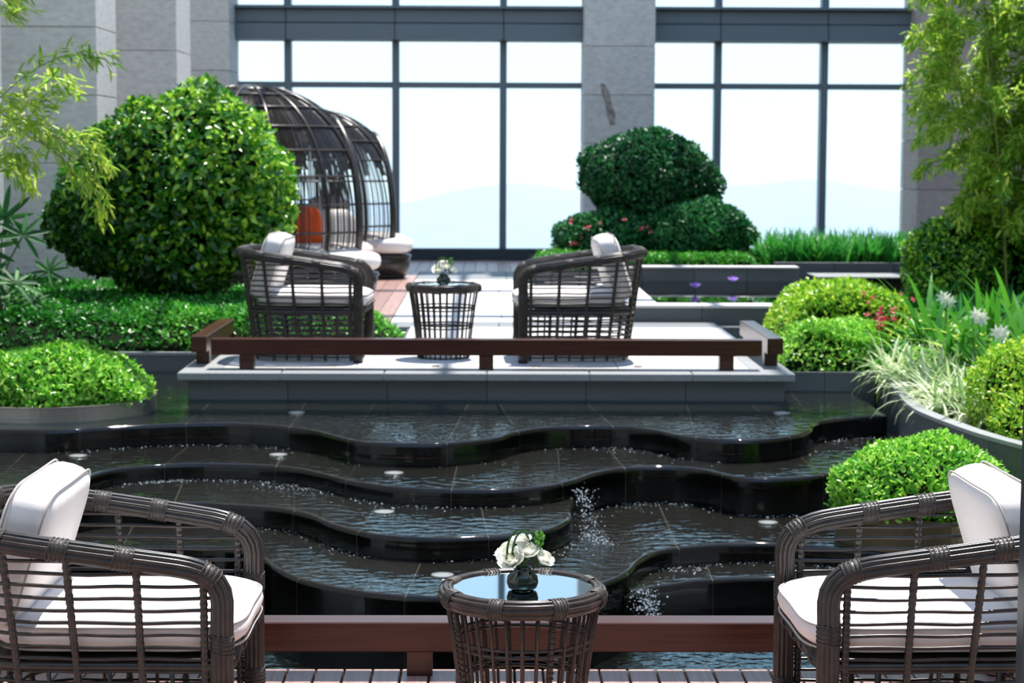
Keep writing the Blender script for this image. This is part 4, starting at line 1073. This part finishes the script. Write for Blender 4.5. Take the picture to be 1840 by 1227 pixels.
# fan palms at left
def palm(label, base, fronds):
    t = thing('fan_palm', label, 'palm', base); n_ = 6
    p = blade_path(.23, R(90), R(8), 7); w = .040 * np.array([.35, .8, 1, 1, .9, .65, .1]); v, f = ribbon(p, w, side=(0, 1, 0), fold=-.25)
    lm = [mesh('leaflet', v, f, M['l_palm'], True, tint=np.full(len(v), q)) for q in (.1, .4, .75)]
    for k, (tip, yaw, pitch, s) in enumerate(fronds):
        fr = part('frond', tube(spline([(0, 0, 0), (tip[0] * .2, tip[1] * .2, tip[2] * .6), tip], 5), .006, 5), M['stem'], t, smooth=True)
        nv = (Matrix.Rotation(R(yaw), 3, 'Z') @ Matrix.Rotation(R(-pitch), 3, 'X') @ Vector((0, -.96, .22))).normalized()
        rt = Vector((1, 0, 0)); rt = (rt - nv * rt.dot(nv)).normalized(); upv = nv.cross(rt)
        if upv.z < 0: upv = -upv
        for j in range(8):
            a = R(-150 + 35 * j + random.uniform(-5, 5)) + R(90 + yaw * .5)
            d = (rt * math.cos(a) + upv * math.sin(a)).normalized(); yv = nv.cross(d)
            o = bpy.data.objects.new('leaflet', lm[(j + k) % 3]); link(o, fr)
            o.matrix_basis = Matrix.Translation(tip) @ Matrix((d, yv, nv)).transposed().to_4x4() @ Matrix.Scale(s * random.uniform(.85, 1.1), 4)
    return t
Bp = (-3.55, 14.2, .42)
def rel(px, py, Y=14.2): q = P3(px, py, Y); return (q[0] - Bp[0], q[1] - Bp[1], q[2] - Bp[2])
palm('dark fan palm at the left edge in front of the stone pillar', Bp, [(rel(12, 395), 0, -10, 1.0), (rel(45, 425, 14.1), 20, 15, .85), (rel(90, 490, 14.0), -15, 20, .75), (rel(-20, 450), 10, 0, 1.1), (rel(30, 510, 13.9), 30, 35, .9), (rel(5, 540, 13.9), 0, 45, .8), (rel(60, 545, 13.95), 0, 40, .7), (rel(-15, 500, 14), 20, 20, 1)])

# ------------------------------------------------------------------ planting, centre back
CS = (1.73, 21.0)
ells = [((CS[0] - .02, CS[1], 1.60), (.72, .62, .43), 1.0), ((CS[0] + .38, CS[1], 1.38), (.44, .45, .38), .4), ((CS[0] - .42, CS[1], 1.52), (.30, .4, .30), .3), ((CS[0] + .05, CS[1], 1.28), (.6, .5, .32), .5), ((CS[0], CS[1], 1.85), (.42, .4, .20), .3)]
bush('round_shrub', 'tall dark green rounded shrub in front of the central pillar', (*CS, .58), ells, 8000, .062, .034, M['l_deep'], trunk=[([(CS[0] + dx, CS[1], .5), (CS[0] + dx * 2, CS[1], 1.0), (CS[0] + dx * 3, CS[1], 1.4)], .02) for dx in (-.12, 0, .12)], core=.8, jit=.2)
bush('low_shrub', 'low dark shrub with a few red blooms, left under the tall central shrub', (1.2, 20.6, .58), [((1.25, 20.6, .90), (.55, .4, .30), 1)], 5500, .052, .028, M['l_deep'], .60, core=.85, tintf=lambda p: np.full(len(p), .15))
bush('low_shrub', 'low blue-green shrub, right under the tall central shrub', (2.25, 20.5, .58), [((2.22, 20.5, .95), (.60, .42, .36), 1)], 6500, .055, .030, M['l_deep'], .60, core=.85, tintf=lambda p: np.full(len(p), .1))
bl = thing('red_blooms', 'small red blooms on the low shrub under the central shrub', 'flower', (.95, 20.2, .9), kind='stuff')
q = np.random.default_rng(5); pp = np.column_stack([q.uniform(.82, 1.7, 26), q.uniform(20.15, 20.4, 26), q.uniform(.85, 1.12, 26)]); pp[:9] = np.column_stack([q.uniform(.85, 1.0, 9), q.uniform(20.2, 20.35, 9), q.uniform(.83, .95, 9)])
vf, tt = leafvf(np.repeat(pp, 4, 0), rotm(104), rotm(104), .03, .025); part('petals', vf, M['l_red'], bl, bl.location, tint=tt, kind='stuff')
t = thing('clipped_hedge', 'low bright clipped hedge behind the lily pond', 'hedge', (1.6, 19.9, .58))
hedge_bed(t, t.location, [(.62, 19.5), (2.72, 19.5), (2.80, 19.8), (2.6, 20.2), (.62, 20.5), (.42, 20.2), (.44, 19.8)], .58, .76, 12000, .04, .02, M['l_mid'], .2, .01, 7)
def grass_patch(label, xy, n, L, w, m, seed, z=.32, name='grass_clump', lean=.5, curl=1.3, cat='grass', tintlo=0, grp=None, base=None):
    r_ = np.random.default_rng(seed); base = base or (xy[0][0], xy[0][1], z); t = thing(name, label, cat, base, group=grp); Vs = []; Fs = []; tn = []; k = 0
    xy = np.array(xy)
    for i in range(n):
        c = xy[r_.integers(len(xy))] + r_.normal(size=2) * .05; l = L * r_.uniform(.6, 1.2); p = blade_path(l, r_.uniform(0, lean), r_.uniform(.3, curl), 6)
        a = r_.uniform(0, 6.28); ca, sa = math.cos(a), math.sin(a); p = np.column_stack([p[:, 0] * ca, p[:, 0] * sa, p[:, 2]]) + [*c, z]
        v, f = ribbon(p, blade_w(6, w * r_.uniform(.8, 1.2)), side=(-sa, ca, 0)); Vs.append(v); Fs += [[j + k for j in q] for q in f]; k += len(v); tn += [min(1, tintlo + r_.random() * (1 - tintlo))] * len(v)
    part('blades', (np.concatenate(Vs), Fs), m, t, base, tint=tn, kind='stuff'); return t
grass_patch('band of upright dark green strap grass under the right window', [(x, y) for x in np.linspace(2.95, 5.0, 26) for y in (20.0, 20.4, 20.9)], 2600, .42, .026, M['l_grass'], 3, .58, 'strap_grass', .35, .9)

# ------------------------------------------------------------------ planting, right
t = thing('clipped_hedge', 'front tier of the right clipped hedge, pale tipped, above the granite wall', 'hedge', (2.2, 12.9, .32))
hedge_bed(t, t.location, [(1.93, 12.56), (2.62, 12.56), (2.78, 12.9), (2.75, 13.5), (1.97, 13.5)], .33, .63, 12500, .046, .022, M['l_bright'], .32, .045, 11, jit=.10)
t = thing('clipped_hedge', 'back tier of the right clipped hedge, yellow-green with red tips', 'hedge', (2.6, 14.3, .32))
hedge_bed(t, t.location, [(1.98, 13.3), (2.7, 13.2), (3.1, 13.6), (3.3, 14.6), (3.1, 15.6), (2.25, 15.6), (2.05, 14.6)], .33, .80, 21000, .050, .025, M['l_lime'], .40, .055, 12, jit=.13)
rd = thing('red_blooms', 'dark red blooms at the right end of the yellow-green hedge', 'flower', (2.75, 13.2, .6), kind='stuff')
q = np.random.default_rng(8); pp = np.column_stack([q.uniform(2.55, 2.95, 30), q.uniform(13.0, 13.6, 30), q.uniform(.62, .84, 30)]); pp[:12] = np.array([2.62, 12.95, .66]) + q.normal(size=(12, 3)) * .03
vf, tt = leafvf(np.repeat(pp, 4, 0), rotm(120), rotm(120), .03, .024); part('petals', vf, M['l_red'], rd, rd.location, tint=tt, kind='stuff')
# variegated grass clumps along the curved wall
k = 0
for (x, y, s, lb) in ((2.72, 12.25, 1.0, 'at the corner of the curved wall'), (2.70, 11.75, 1.0, 'second from the wall corner'), (2.68, 11.2, .95, 'midway along the curved wall'), (2.66, 10.75, .9, 'before the lower bush on the wall'),
                      (2.72, 10.35, .75, 'nearest on the curved wall'), (2.98, 11.9, 1.0, 'behind the corner clump'), (2.95, 11.3, .95, 'behind the middle of the wall'), (3.0, 12.5, 1.0, 'beside the red blooms')):
    grass_patch('pale striped grass clump ' + lb, [(x + random.uniform(-.12, .12), y + random.uniform(-.16, .16)) for _ in range(7)], 290, .33 * s, .017, M['l_var'], 20 + k, .32, 'grass_clump', .8, 2.5, grp='striped grass clumps along the wall'); k += 1
grass_patch('dark green strap leaves behind the broad-leaved lilies at right', [(x, y) for x in np.linspace(3.2, 4.6, 12) for y in (14.3, 14.8, 15.3)], 900, .45, .034, M['l_grass'], 31, .32, 'strap_grass', .5, 1.2)
# broad strap plants: each blade a part
def lily(label, x, y, nb, L, w, seed, z=.32, grp='broad strap-leaved lilies'):
    r_ = random.Random(seed); t = thing('strap_lily', label, 'plant', (x, y, z), group=grp)
    for k in range(nb):
        a = r_.uniform(0, 6.28); s = r_.uniform(.75, 1.15)
        key = r_.randrange(len(BL)); o = bpy.data.objects.new('blade', BL[key]); link(o, t)
        o.matrix_basis = Matrix.Translation((r_.uniform(-.05, .05), r_.uniform(-.05, .05), 0)) @ Matrix.Rotation(a, 4, 'Z') @ Matrix.Diagonal((L * s, w, L * s, 1))
BL = []
for i, (le, cu) in enumerate(((.15, .7), (.3, 1.3), (.45, 1.9), (.6, 2.3), (.25, 2.0), (.5, 1.0))):
    p = blade_path(1, le, cu, 9); v, f = ribbon(p, blade_w(9, 1.0), side=(0, 1, 0), fold=.0)
    v[:, 2] += np.abs(v[:, 1]) * .02; BL.append(mesh('blade', v, f, M['l_iris'], True, tint=np.full(len(v), (.05, .3, .55, .8, .15, .95)[i] * .8)))
for i, (x, y, L, lb) in enumerate(((3.0, 13.0, .55, 'with tall upright leaves beside the yellow-green hedge'), (3.25, 12.6, .55, 'above the striped grass'), (3.4, 12.0, .52, 'in the middle of the right bed'), (3.1, 11.7, .42, 'low, just behind the striped grass'),
                                   (3.55, 12.9, .60, 'far, before the dark strap leaves'), (3.6, 11.5, .52, 'at the right edge behind the lower bush'), (3.25, 11.1, .40, 'just behind the lower bush'), (3.8, 12.3, .55, 'at the right edge below the bamboo'), (3.15, 12.2, .45, 'low, behind the corner clump'),
                                   (2.92, 12.05, .40, 'nearest the wall corner, rising out of the pale grass'), (2.98, 11.45, .38, 'rising out of the pale grass midway along the wall'), (2.88, 12.7, .46, 'between the corner clump and the red blooms'), (3.35, 11.75, .46, 'under the white star blossoms'))):
    lily('broad strap-leaved lily ' + lb, x, y, 50, L * 1.32, .050, 40 + i)
for i, (x, y, z_) in enumerate(((3.02, 11.9, .80), (3.12, 11.75, .72), (2.98, 12.6, .86), (3.3, 11.7, .78), (3.45, 12.2, .84))):
    t = thing('white_blossom', ('white star blossom above the pale grass at the right, leftmost of the low pair', 'white star blossom in the middle of the lily bed, lower of the pair', 'white star blossom beside the yellow-green hedge end', 'white star blossom near the lower bush', 'white star blossom deep in the lily bed')[i], 'flower', (x, y, .32), group='white blossoms in the lily bed')
    part('stalk', tube([(0, 0, 0), (.01, 0, z_ - .36)], .004, 5), M['stem'], t)
    for h in range(3):
        p0 = np.tile(np.array([.01 + random.uniform(-.03, .03), random.uniform(-.03, .03), z_ - .35 + random.uniform(-.02, .03)]), (7, 1)); a = np.arange(7) * .9 + h
        ax = np.column_stack([np.cos(a), np.full(7, -.45), np.sin(a)]); vf, tt = leafvf(p0, ax, np.column_stack([0 * a, 0 * a - 1, 0 * a + .4]), .055, .018)
        part('petals', vf, M['petal'], t, tint=tt)
bush('low_shrub', 'small-leaved yellow-green bush at the lower right edge above the curved wall', (3.0, 10.2, .32), [((2.94, 10.25, .50), (.38, .46, .32), 1), ((3.2, 10.6, .57), (.38, .4, .30), .7), ((2.82, 9.8, .42), (.24, .40, .18), .4)], 6500, .034, .017, M['l_lime'], .325, core=.74, jit=.25)
bush('round_bush', 'round grey-green bush in front of the tall bamboo at right', (3.80, 15.95, .32), [((3.84, 15.95, .90), (.42, .40, .40), 1), ((3.7, 15.9, .62), (.28, .3, .28), .4)], 6500, .044, .024, M['l_shrub'], .33, core=.85, tintf=lambda p: np.full(len(p), .08))
bush('low_shrub', 'shaded shrub mass at the foot of the tall bamboo', (4.7, 16.2, .32), [((4.75, 16.3, .85), (.8, .6, .6), 1)], 6000, .06, .03, M['l_mid'], .33, core=.85)

# lotus flowers on the pond
def lotus(label, x, y, z, st):
    t = thing('lotus_flower', label, 'flower', (x, y, z), group='violet lotus flowers')
    part('stalk', tube([(0, 0, -.10), (0, 0, st)], .004, 5), M['stem'], t)
    for n_, tilt, l in ((8, 62, .075), (7, 35, .060)):
        v = leafvf(np.zeros((1, 3)), np.array([[1., 0, 0]]), np.array([[0, 0, 1.]]), l, .026, .3, -.15)[0]; me = mesh('petal', v[0], v[1], M['lotus'], False, tint=np.full(6, tilt / 80))
        for k in range(n_):
            o = bpy.data.objects.new('petal', me); link(o, t); o.matrix_basis = Matrix.Translation((0, 0, st)) @ Matrix.Rotation(6.283 * k / n_, 4, 'Z') @ Matrix.Rotation(-R(90 - tilt), 4, 'Y')
lotus('violet lotus flower on the lily pond, left one', 1.875, 17.5, .545, .035)
lotus('violet lotus flower on the lily pond, right one', 2.28, 18.0, .545, .06)

# slim dark post at the right edge of the view, beside the near deck
pp = thing('door_post', 'slim dark post at the extreme right edge, before the right front chair', 'post', (1.39, 4.88, 0))
part('shaft', box(1.367, 1.44, 4.85, 4.91, 0, 3.2, .006), M['frame_dark'], pp, pp.location)
part('foot_plate', box(1.32, 1.46, 4.83, 4.93, 0, .012, .003), M['frame_dark'], pp, pp.location)

# roof beams high above the garden (outside the view, they throw the bands of shade)
for i, y in enumerate((14.2, 18.9, 22.0, 24.9)):
    struct('roof_beam', box(-4.95, 8.3, y, y + .16, 9.0, 9.3), M['frame_dark'])
for i, x in enumerate((-3.2, -1.2, .9, 3.0, 5.2)):
    struct('roof_beam', box(x, x + .07, 14.2, 25.3, 9.05, 9.2), M['frame_dark'])
